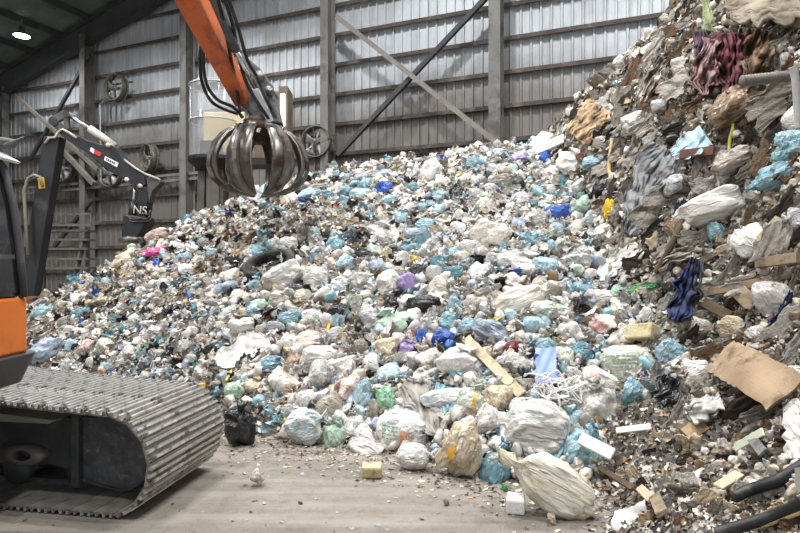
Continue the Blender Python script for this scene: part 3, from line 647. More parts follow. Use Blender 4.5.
# ================================================================== THE WASTE
# ---- base of the heap: what shows in the gaps
def heapmat(name, cols, scale):
    m = bpy.data.materials.new(name); t, b = nodes(m); g = N(t, 'ShaderNodeNewGeometry'); P = g.outputs['Position']
    w = N(t, 'ShaderNodeTexNoise', Scale=6.0, Detail=4.0); t.links.new(P, w.inputs['Vector'])
    ad = N(t, 'ShaderNodeMix'); ad.data_type = 'VECTOR'; ad.inputs[0].default_value = .12; t.links.new(P, ad.inputs[4]); t.links.new(w.outputs['Color'], ad.inputs[5])
    v = N(t, 'ShaderNodeTexVoronoi', Scale=scale); t.links.new(ad.outputs[1], v.inputs['Vector']); sp = N(t, 'ShaderNodeSeparateColor'); t.links.new(v.outputs['Color'], sp.inputs[0])
    col = ramp(t, sp.outputs[0], [(k/len(cols), lin(c)) for k, c in enumerate(cols)], 'CONSTANT')
    n = N(t, 'ShaderNodeTexNoise', Scale=30.0, Detail=5.0); t.links.new(P, n.inputs['Vector'])
    col = mixc(t, ramp(t, n.outputs['Fac'], [(.45, (0, 0, 0)), (.7, (.7, .7, .7))]), col, lin('#4a4138'))
    t.links.new(col, b.inputs['Base Color']); b.inputs['Roughness'].default_value = .75
    bp = N(t, 'ShaderNodeBump', Strength=.9, Distance=.08); t.links.new(sp.outputs[1], bp.inputs['Height']); t.links.new(bp.outputs[0], b.inputs['Normal']); return m
M_heap = heapmat('mixed small waste', ['#2b2826', '#6d645a', '#3a3633', '#8f877c', '#4a4540', '#56483c', '#a59d92', '#5d6a70', '#363130', '#b9b2a8', '#76614f', '#464a50'], 13)  # base colours darkened to paint shade into the gaps under the bags
M_bank = heapmat('soiled small waste', ['#2e2b27', '#5f574e', '#463f39', '#756c62', '#38342f', '#8d857a', '#514b44', '#665f56', '#2a2724', '#a39b91'], 13)
ST = 2
hx, hy = GXX[::ST, ::ST], GYY[::ST, ::ST]; hz_ = GH[::ST, ::ST]; hp = GP[::ST, ::ST]
def mound(name, test, mat, label, cat):
    a, b = hx.shape; idx = -np.ones((a, b), int); sel = np.zeros((a-1, b-1), bool)
    zc = np.maximum.reduce([hz_[:-1, :-1], hz_[1:, :-1], hz_[1:, 1:], hz_[:-1, 1:]]); pc = hp[:-1, :-1]
    off_ = (hx[:-1, :-1]-P1.x)*WN.x+(hy[:-1, :-1]-P1.y)*WN.y; sel = (zc > .015) & test(pc) & (off_ > 1.4)
    f = []; v = []
    for i, j in np.argwhere(sel):
        q = []
        for di, dj in ((0, 0), (1, 0), (1, 1), (0, 1)):
            if idx[i+di, j+dj] < 0: idx[i+di, j+dj] = len(v); v.append((hx[i+di, j+dj], hy[i+di, j+dj], hz_[i+di, j+dj]-.01))
            q.append(int(idx[i+di, j+dj]))
        f.append(q)
    me = bpy.data.meshes.new(name); me.from_pydata(v, [], f); me.shade_smooth(); o = bpy.data.objects.new(name, me); C.objects.link(o); me.materials.append(mat)
    return tag(o, label, cat, kind='stuff')
mound('waste_heap', lambda p: p <= .35, M_heap, 'tightly packed mixed waste that fills the gaps under the bags of the main heap', 'waste')
mound('waste_bank', lambda p: p > .35, M_bank, 'soiled compacted waste of the steep brown bank on the right', 'waste')

# ---- loose small scraps, thousands of them
PAL_MAIN = ['#e2ded8', '#d3cec6', '#efece8', '#c4beb4', '#b5aea3', '#8d857a', '#5f5750', '#3a3634', '#222122', '#9fb6c0', '#5f9fb2', '#d9d4cc', '#e8e4dd', '#a48c72', '#7b6a58', '#c7b79e', '#3f68b0', '#c98f6a', '#b7443d', '#d8c25a', '#6f9c78', '#cbb0b8']
W_MAIN = [10, 10, 9, 8, 6, 5, 5, 5, 5, 4, 3, 8, 8, 3, 3, 3, 1, 1, .5, .5, .6, 1]
PAL_LEFT = ['#cfcac3', '#e4e0da', '#8d867d', '#4a4541', '#26252a', '#1c1c1e', '#6a6058', '#b4ada3', '#7a6a58', '#5f9fb2', '#3a6fc0', '#b04a44', '#c9b58f', '#56705a', '#d98fb0', '#94a8b8']
W_LEFT = [9, 8, 6, 7, 8, 6, 6, 7, 4, 1.5, 1, .6, 3, 1, .4, 2]
PAL_BANK = ['#8c857b', '#a39c92', '#6a635b', '#4a443e', '#2d2926', '#bdb6ac', '#dad6cf', '#7a6a59', '#947d65', '#5a4e43', '#c8c1b6', '#8fa6ae', '#3c4a6a', '#7b4a44', '#e3dfd8', '#b59a78']
W_BANK = [8, 9, 7, 6, 6, 8, 6, 4, 3, 5, 8, .8, .5, .6, 2, 3]
PAL_FLOOR = ['#a79f93', '#cfc9c0', '#7a6f62', '#54493f', '#a39686', '#3a342f', '#d9cdb8', '#8fa6ae', '#b08a64']
W_FLOOR = [5, 1.6, 8, 8, 6, 5, 1.5, .4, 1]
def scatter(name, P, size, pal, w, mat, label, cat, upright=.6, lift=.35, curl=.45):
    n = len(P); rs = np.random.RandomState(len(name)*7+n)
    nm = normal_at(P[:, 0], P[:, 1]); nm = nm + rs.normal(0, upright, (n, 3)); nm /= np.linalg.norm(nm, axis=1, keepdims=True)
    r = rs.normal(0, 1, (n, 3)); tx = np.cross(nm, r); tx /= np.linalg.norm(tx, axis=1, keepdims=True); ty = np.cross(nm, tx)
    asp = rs.uniform(.35, 1, n); a = size*.5; b = a*asp
    V = np.zeros((n, 9, 3)); k = 0
    ctr = P + normal_at(P[:, 0], P[:, 1])*(a*lift)[:, None]
    for u in (-1, 0, 1):
        for v in (-1, 0, 1):
            ju = u + rs.uniform(-.35, .35, n); jv = v + rs.uniform(-.35, .35, n); jz = rs.normal(0, curl, n)
            V[:, k] = ctr + tx*(ju*a)[:, None] + ty*(jv*b)[:, None] + nm*(jz*b)[:, None]; k += 1
    V[:, :, 2] = np.maximum(V[:, :, 2], .004)
    F = np.array([[0, 1, 4, 3], [1, 2, 5, 4], [3, 4, 7, 6], [4, 5, 8, 7]])
    faces = (np.arange(n)[:, None, None]*9+F[None]).reshape(-1, 4); V = V.reshape(-1, 3)
    me = bpy.data.meshes.new(name); me.vertices.add(len(V)); me.vertices.foreach_set('co', V.ravel()); me.loops.add(faces.size); me.loops.foreach_set('vertex_index', faces.ravel().astype(np.int32))
    me.polygons.add(len(faces)); me.polygons.foreach_set('loop_start', np.arange(0, faces.size, 4, dtype=np.int32)); me.update(); me.validate(); me.shade_smooth()
    cols = np.array([lin(c) for c in pal]); pi = rs.choice(len(pal), n, p=np.array(w)/sum(w)); c = cols[pi]*rs.uniform(.8, 1.12, (n, 1)); c = np.clip(c, 0, 1)
    at_ = me.attributes.new('tint', 'FLOAT_COLOR', 'POINT'); full = np.ones((n, 9, 4)); full[:, :, :3] = c[:, None]; at_.data.foreach_set('color', full.ravel())
    o = bpy.data.objects.new(name, me); C.objects.link(o); me.materials.append(mat); return tag(o, label, cat, kind='stuff')
M_scrap = attrmat('scrap plastic and paper', .55)
M_scrapd = attrmat('soiled scrap', .8)
def pick(n, x0, x1, y0, y1, smin, smax, seed):
    rs = np.random.RandomState(seed); px = rs.uniform(x0, x1, n); py = rs.uniform(y0, y1, n); P = cast(px, py); ok = ~np.isnan(P[:, 0]) & (P[:, 1] < 19) & ((P[:, 0]-P1.x)*WN.x+(P[:, 1]-P1.y)*WN.y > 1.8)
    px, py, P = px[ok], py[ok], P[ok]; sz = np.exp(rs.uniform(np.log(smin), np.log(smax), len(P)))
    return px, py, P, np.clip(sz*P[:, 1]/FOC, .03, .4)
px, py, P, sz = pick(42000, -60, 860, 0, 560, 2.6, 7.5, 3)
pr_ = samp(GP, P[:, 0], P[:, 1]); hh = samp(GH, P[:, 0], P[:, 1])
is_bank = (pr_ > .3+.25*np.sin(px*.05)) | ((px > 590) & (py > 405) & (hh > .01))
is_left = (~is_bank) & (hh > .03) & ((px < 300) & (py < 330) & (py < 400-.35*px))
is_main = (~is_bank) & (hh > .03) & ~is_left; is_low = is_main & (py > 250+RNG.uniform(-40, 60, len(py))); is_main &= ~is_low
W_LOW = [3, 3, 2, 3, 4, 6, 8, 9, 9, 2, 2, 3, 2, 5, 6, 3, 1, .6, .4, .4, .5, .5]  # dark tints weighted up: shade between the lower bags painted into the scraps
scatter('loose_scraps', P[is_main], sz[is_main], PAL_MAIN, W_MAIN, M_scrap, 'small torn scraps of plastic and paper between the bags of the main heap', 'scraps')
scatter('dark_scraps', P[is_low], sz[is_low], PAL_MAIN, W_LOW, M_scrap, 'small scraps coloured dark as shade in the gaps between big bags of the lower heap', 'scraps')
scatter('shredded_scraps', P[is_left], sz[is_left]*.9, PAL_LEFT, W_LEFT, M_scrap, 'dark and pale shredded scraps on the upper left slope of the heap', 'scraps')
bx = RNG.uniform(1, 8, 9000); by = RNG.uniform(-3, 10, 9000); ok = (samp(GP, bx, by) > .3) & ~((by > 2.6) & (bx < .72*by) & (samp(GH, bx, by) < 6)); bx, by = bx[ok], by[ok]   # the bank's back and its run past the view
PB = np.concatenate([P[is_bank], np.stack([bx, by, samp(GH, bx, by)], 1)]); SB = np.concatenate([sz[is_bank], RNG.uniform(.05, .22, len(bx))])
scatter('soiled_scraps', PB, SB, PAL_BANK, W_BANK, M_scrapd, 'small brown soiled scraps on the steep right bank and its foot', 'scraps', .7)
rs = np.random.RandomState(5)
fx = np.concatenate([rs.uniform(-6, 3.2, 5000)]); fy = foot(fx)-np.abs(rs.normal(0, .42, len(fx)))+.12; ok = (fy > 2.6) & (samp(GH, fx, fy) < .12); fx, fy = fx[ok], fy[ok]
gx_ = rs.uniform(-5, 3, 700); gy_ = rs.uniform(3.2, 8, 700); ok = (samp(GH, gx_, gy_) < .02); fx = np.concatenate([fx, gx_[ok]]); fy = np.concatenate([fy, gy_[ok]])
P = np.stack([fx, fy, samp(GH, fx, fy)], 1); scatter('floor_litter', P, np.exp(rs.uniform(np.log(.010), np.log(.045), len(P))), PAL_FLOOR, W_FLOOR, M_scrapd, 'crumbs and small litter on the concrete in front of the heap', 'litter', .35, .15, .3)

# ---- bag shapes
_ico = {}
def ico(sub):
    if sub not in _ico:
        bm = bmesh.new(); bmesh.ops.create_icosphere(bm, subdivisions=sub, radius=1); bm.verts.ensure_lookup_table()
        _ico[sub] = (np.array([v.co[:] for v in bm.verts]), [tuple(v.index for v in f.verts) for f in bm.faces]); bm.free()
    return _ico[sub]
def bag_shape(kind, seed, sub=5):
    n, F = ico(sub); rs = np.random.RandomState(seed); sd = seed*17
    e = dict(pillow=.62, long=.72, knot=.88, slump=.8, crumple=1.0, ears=.9, ball=.98)[kind]
    p = np.sign(n)*np.abs(n)**e; p /= np.maximum(1, (np.abs(p)**6).sum(1)**(1/6))[:, None]
    amp = dict(pillow=.13, long=.12, knot=.22, slump=.30, crumple=.38, ears=.26, ball=.12)[kind]
    r = 1+amp*vnoise(n*1.5+seed, sd)+amp*.55*vnoise(n*3.1+seed, sd+1)
    wv = np.stack([vnoise(n*2.2, sd+k) for k in (5, 6, 7)], 1)*.5
    ani = np.array([1, 1, 1.0 if kind == 'crumple' else .55])
    rid = lambda f, s: np.maximum(0, 1-np.abs(vnoise((n+wv)*f*ani, sd+s))*2.4)**1.5
    ra = dict(crumple=.13, ball=.04).get(kind, .05)
    r = r + ra*rid(3.4, 11)+ra*.55*rid(7.5, 12)+ra*.28*rid(15, 13)
    p = p*r[:, None]
    for k in range(dict(crumple=6, ball=1).get(kind, 3)):
        d = rs.normal(0, 1, 3); d /= np.linalg.norm(d); h = rs.uniform(.6, .9); o = p@d-h; p = p-np.outer(np.maximum(o, 0)*.7, d)
    phi = np.arctan2(n[:, 1], n[:, 0]); t = n[:, 2]
    if kind in ('knot', 'ears', 'slump', 'long', 'ball'):
        # gathered neck: pleats that deepen towards it, a pinch, then a flared tuft
        k0 = rs.randint(7, 12); pl = np.sin(phi*k0+3*vnoise(n*2, sd+21)); s = np.clip((t-.15)/.6, 0, 1); p[:, :2] *= (1+.07*pl*s)[:, None]
        u = np.clip((t-.80)/.20, 0, 1); neck = np.where(u < .4, 1-u/.4*.8, .2+.30*np.clip((u-.4)/.6, 0, 1)); base = np.maximum(np.linalg.norm(p[:, :2], axis=1), 1e-6)
        lim = np.where(u > 0, (.45*neck), 9); sc = np.where(u > 0, np.minimum(1, lim/base)*(1-.0*u), 1); tuft = np.where(u > .45, .10+.28*np.abs(np.cos(phi*1.0+seed)), 0)
        hop = np.clip((u-.4)/.6, 0, 1); new = p[:, :2]*sc[:, None]; dirn = np.stack([np.cos(phi), np.sin(phi)], 1)
        new = new+dirn*(hop*tuft)[:, None]; p[:, :2] = new; p[:, 2] += np.where(u > 0, u*.34+hop*.16*np.cos(phi*2+seed), 0)
        p[:, 0] += .12*u*np.cos(seed); p[:, 1] += .12*u*np.sin(seed*1.7)
    if kind == 'pillow':
        s = np.clip((np.abs(t)-.75)/.25, 0, 1); p[:, 1] *= 1-.55*s; p[:, :2] *= (1+.06*np.sin(phi*9+3*vnoise(n*2, sd+3))*np.clip(np.abs(t), 0, 1))[:, None]
    if kind in ('slump',): p[:, 1] = np.where(p[:, 1] > 0, p[:, 1]*.8, p[:, 1])
    c = (p.max(0)+p.min(0))/2; p = (p-c)/((p.max(0)-p.min(0))/2)
    me = bpy.data.meshes.new(kind); me.from_pydata(p.tolist(), [], F); me.shade_smooth(); return me
def sheet_shape(seed, fold=.5, n=30):
    """a crumpled piece of film or cloth, about 2 x 2, in the x z plane with its folds along y"""
    rs = np.random.RandomState(seed); u, v = np.meshgrid(np.linspace(-1, 1, n), np.linspace(-1, 1, n), indexing='ij')
    q = np.stack([u, v, np.zeros_like(u)], -1); w = vnoise(q*1.2+seed, seed)*.5
    rad = np.maximum(np.abs(u), np.abs(v)); edge = 1-.45*np.maximum(vnoise(q*1.9+9, seed+3), -.3)*rad-.15*vnoise(q*6, seed+8)*rad
    ca, sa = math.cos(seed*1.3), math.sin(seed*1.3); qa = np.stack([(u*ca+v*sa)*3.4, (v*ca-u*sa)*.9, w], -1)
    z = fold*(.5*vnoise(q*1.3+seed*2, seed+1)+.45*(1-2*np.abs(vnoise(qa, seed+2)))+.25*(1-2*np.abs(vnoise(qa*2.1+3, seed+5)))+.12*vnoise(q*7, seed+4))
    ang = rs.uniform(-.9, .9); z = z+fold*.6*np.abs(u*math.cos(ang)+v*math.sin(ang))
    shrink = 1-.2*fold; P = np.stack([u*edge*shrink, -(z-z.mean()), v*edge], -1); return MB().grid(P).mesh('sheet', True)
PRO = {k: [bag_shape(k, s, 4) for s in ss] for k, ss in dict(knot=(1, 2, 3, 4, 5), pillow=(6, 7, 8), slump=(9, 10, 11, 12), crumple=(13, 14, 15, 16), ears=(17, 18, 19), long=(20, 21), ball=(22, 23)).items()}
SHT = [sheet_shape(s, f) for s, f in ((1, .4), (2, .6), (3, .8), (4, .5), (5, .9), (6, .3), (7, .7), (8, .6))]

B = {}
def defbag(k, word, *a, **kw): B[k] = (bagmat('plastic film '+word, *a, **kw), word)
defbag('white', 'white', '#e9e6e2', .2, '#cfcbc5', dirt=.12)
defbag('cream', 'off-white', '#dfd9ce', .2, '#bfb7aa', dirt=.22)
defbag('clear', 'cloudy clear', '#d3d2cf', .5, '#aaa8a4', rough=.25, dirt=.18)
defbag('grey', 'grey', '#c3c3c3', .25, '#9b9b9b')
defbag('bluegrey', 'blue grey', '#a9b6c6', .22, '#8390a4')
defbag('teal', 'teal', '#8fb1bb', .28, '#6c98a5', dirt=.2)
defbag('deepteal', 'dark teal', '#5f8a97', .2, '#44707d', dirt=.2)
defbag('sky', 'light blue', '#b0cad4', .26, '#8fb1c0', dirt=.15)
defbag('royal', 'royal blue', '#2f5fb8', .08, '#20479a', dirt=.12)
defbag('navy', 'navy', '#25376b', .06, '#1a264e', dirt=.25)
defbag('black', 'black', '#242427', .05, '#121214', rough=.3, dirt=.15)
defbag('beige', 'beige', '#d0c2aa', .3, '#ab997d', dirt=.35)
defbag('brown', 'brown', '#8a7258', .12, '#65513d', dirt=.5)
defbag('dust', 'dusty grey brown', '#a79e92', .2, '#80776b', dirt=.55)
defbag('pinkish', 'pinkish white', '#e8d5cf', .25, '#d0aaa2', dirt=.15)
defbag('pink', 'bright pink', '#e0559b', .05, '#c43c83', dirt=.05)
defbag('yellow', 'yellow', '#e8c11c', .06, '#cda50f', dirt=.1)
defbag('mint', 'mint green', '#9fcdac', .25, '#78b08a', dirt=.12)
defbag('green', 'green', '#4fae6a', .15, '#2f8850', dirt=.1)
defbag('pgreen', 'pale green', '#bcd6c4', .3, '#93b59e', dirt=.15)
defbag('lilac', 'lilac', '#b6a3cf', .15, '#8f7cb4', dirt=.1)
defbag('red', 'dark red', '#7d2428', .05, '#5b171b', dirt=.2)
defbag('yfill', 'clear yellow filled', '#dedad0', .6, '#c0bbb0', rough=.25, inside=['#ddcf95', '#e6deb4', '#d8d2c4', '#cfb877', '#e8e2d2', '#b3a78f', '#dccf9c', '#d5d0c6'], dirt=.2)
defbag('bfill', 'clear blue filled', '#d9dcdc', .7, '#a5adb0', rough=.25, inside=['#7fb3c4', '#d8d4cc', '#5f9fb2', '#c3d4da', '#8b8d8f', '#e8e5df', '#98c1cf', '#c9b9a4'], dirt=.15)
defbag('rfill', 'pale red spotted', '#e2d8cf', .6, '#b8aca2', inside=['#c9683f', '#e0d8ce', '#d79a80', '#e6e0d8', '#b44a34', '#d8cec2', '#efe9e2', '#a59a90'], dirt=.15)
defbag('gfill', 'clear green filled', '#dfe2da', .6, '#b4b9ae', rough=.25, inside=['#8fbf9c', '#e6e4dc', '#c9d6c6', '#d9c55a', '#e9e7e0', '#a8c9d0', '#ded9cf', '#b4b0a6'], dirt=.1)
LM = []          # landmarks (px, py, phrase)
TAKEN = []       # placed footprints px, py, r
def face_to_cam(o, x, ang, tilt=0.0):
    o.rotation_euler = (Matrix.Rotation(-math.atan(x), 3, 'Z')@Matrix.Rotation(math.radians(ang), 3, 'Y')@Matrix.Rotation(tilt, 3, 'X')).to_euler()
def place(px, py, w, h, kind, col, label, cat='bag', name='plastic_bag', ang=0, seed=None, lm=None, depth=None, lift=.45, tilt=.1, knot=False, group=None, mesh=None, mat=None, sub=None):
    """a bag w x h pixels big at (px, py): it lies on the heap or floor met there; ang turns its neck clockwise from up"""
    q = hit(px, py); s = q[1]/FOC; big = max(w, h)
    a = math.radians(ang)
    hx_, hz2 = w*s/2, h*s/2; hy_ = depth*s/2 if depth else .5*(min(hx_, hz2)+.5*(hx_+hz2)/1)*.8
    if mesh is None: mesh = bag_shape(kind, seed or int(px*3+py), sub or (5 if big > 26 else 4))
    vp = math.hypot(h/2*math.cos(a), w/2*math.sin(a))*.93; Dg = EYE*FOC/max(1, py-CY+vp)
    if py > 290 and (q[2] < .25) and Dg < q[1]:      # its underside rests on the floor
        q = np.array(at(px, py, max(Dg, .86*q[1]))); s = q[1]/FOC; hx_, hz2 = w*s/2, h*s/2; hy_ = depth*s/2 if depth else .4*(min(hx_, hz2)+.5*(hx_+hz2)); lift = 0
    c = Vector(q); d = (Vector((0, 0, EYE))-c).normalized(); c = c+d*hy_*lift
    o = bpy.data.objects.new(name, mesh); C.objects.link(o)
    if not mesh.materials: mesh.materials.append(None)
    o.material_slots[0].link = 'OBJECT'; o.material_slots[0].material = mat or B[col][0]
    o.scale = (hx_, hy_, hz2); face_to_cam(o, q[0]/q[1], ang, tilt)
    ve = math.hypot(hz2*math.cos(a), hx_*math.sin(a))*.95; g = ground_z(c.x, c.y)
    if g < .02: c.z = max(c.z, ve)
    o.location = c; tag(o, label, cat, group); TAKEN.append((px, py, .42*(w+h)/2 if True else 0))
    if lm: LM.append((px, py, lm))
    if knot:
        k = bpy.data.objects.new('knot', KNOT); C.objects.link(k); k.parent = o; kr = .16*min(hx_, hz2)
        k.scale = (kr/hx_, kr/hy_, kr/hz2); k.location = (.0, -.1, .86)
        k.material_slots[0].link = 'OBJECT'; k.material_slots[0].material = mat or B[col][0]
    return o
def _knot():
    m = MB()
    for a0 in (0, 1.6, 3.2):
        m.tube([(math.cos(a)*.75, math.sin(a)*.75*math.cos(a0), math.sin(a)*.75*math.sin(a0)+.1) for a in np.linspace(0, 2*PI, 15)], .36, 8, False)
    for sx in (-1, 1): m.tube([(0, 0, .3), (sx*.9, -.2, 1.1), (sx*1.7, -.1, 2.0), (sx*2.0, .1, 2.9)], [.35, .5, .75, .1], 8)
    me = m.mesh('knot', True); me.materials.append(None); return me
KNOT = _knot()

def tintbag():
    m = bpy.data.materials.new('thin crinkled plastic'); t, b = nodes(m); g = N(t, 'ShaderNodeNewGeometry'); P = g.outputs['Position']
    a = N(t, 'ShaderNodeAttribute', attribute_name='tint'); n = N(t, 'ShaderNodeTexNoise', Scale=9.0, Detail=5.0, Roughness=.7); t.links.new(P, n.inputs['Vector'])
    mu = mixc(t, 1.0, a.outputs['Color'], ramp(t, n.outputs['Fac'], [(.35, (.62, .60, .58)), (.6, (1, 1, 1))]), 'MULTIPLY'); t.links.new(mu, b.inputs['Base Color']); b.inputs['Roughness'].default_value = .28
    r = N(t, 'ShaderNodeTexNoise', Scale=12.0, Detail=4.0, Distortion=.6); r.noise_type = 'RIDGED_MULTIFRACTAL'; t.links.new(P, r.inputs['Vector'])
    bp = N(t, 'ShaderNodeBump', Strength=.8, Distance=.03); t.links.new(r.outputs['Fac'], bp.inputs['Height']); t.links.new(bp.outputs[0], b.inputs['Normal']); return m
def heap_of(name, P, size, pal, w, label, cat, seed, sub=3, sheets=False):
    """the remaining small bags of the heap as one object"""
    rs = np.random.RandomState(seed); prot = []
    for k, sd in (('crumple', 31), ('slump', 32), ('crumple', 33), ('ears', 34), ('pillow', 35), ('crumple', 36), ('slump', 37), ('crumple', 38)):
        me = bag_shape(k, sd, sub); v = np.zeros(len(me.vertices)*3); me.vertices.foreach_get('co', v); prot.append(v.reshape(-1, 3)); bpy.data.meshes.remove(me)
    F = np.array(ico(sub)[1])
    if sheets:
        prot = []
        for sd in range(12):
            me = sheet_shape(40+sd, .5+.05*sd, 11); v = np.zeros(len(me.vertices)*3); me.vertices.foreach_get('co', v); prot.append(v.reshape(-1, 3))
            q = np.array([tuple(p.vertices) for p in me.polygons]); F = np.concatenate([q[:, [0, 1, 2]], q[:, [0, 2, 3]]]); bpy.data.meshes.remove(me)
    nv = len(prot[0]); n = len(P); V = np.zeros((n, nv, 3)); cols = np.array([lin(c) for c in pal]); pi = rs.choice(len(pal), n, p=np.array(w)/sum(w)); nm = normal_at(P[:, 0], P[:, 1])
    for i in range(n):
        e = Euler((rs.uniform(-.8, .8), rs.uniform(-2.2, 2.2), rs.uniform(-3.1, 3.1))); R = np.array(e.to_matrix()); sc_ = size[i]*np.array([rs.uniform(.6, 1), rs.uniform(.5, .8), 1.0])
        V[i] = (prot[rs.randint(len(prot))]*sc_)@R.T+P[i]+nm[i]*size[i]*.25
    F = (np.arange(n)[:, None, None]*nv+F[None]).reshape(-1, 3); V = V.reshape(-1, 3)
    me = bpy.data.meshes.new(name); me.vertices.add(len(V)); me.vertices.foreach_set('co', V.ravel()); me.loops.add(F.size); me.loops.foreach_set('vertex_index', F.ravel().astype(np.int32)); me.polygons.add(len(F)); me.polygons.foreach_set('loop_start', np.arange(0, F.size, 3, dtype=np.int32)); me.update(); me.shade_smooth()
    c = np.clip(cols[pi]*rs.uniform(.85, 1.08, (n, 1)), 0, 1); full = np.ones((n, nv, 4)); full[:, :, :3] = c[:, None]; a = me.attributes.new('tint', 'FLOAT_COLOR', 'POINT'); a.data.foreach_set('color', full.ravel())
    o = bpy.data.objects.new(name, me); C.objects.link(o); me.materials.append(M_tint); return tag(o, label, cat, kind='stuff')
M_tint = tintbag()
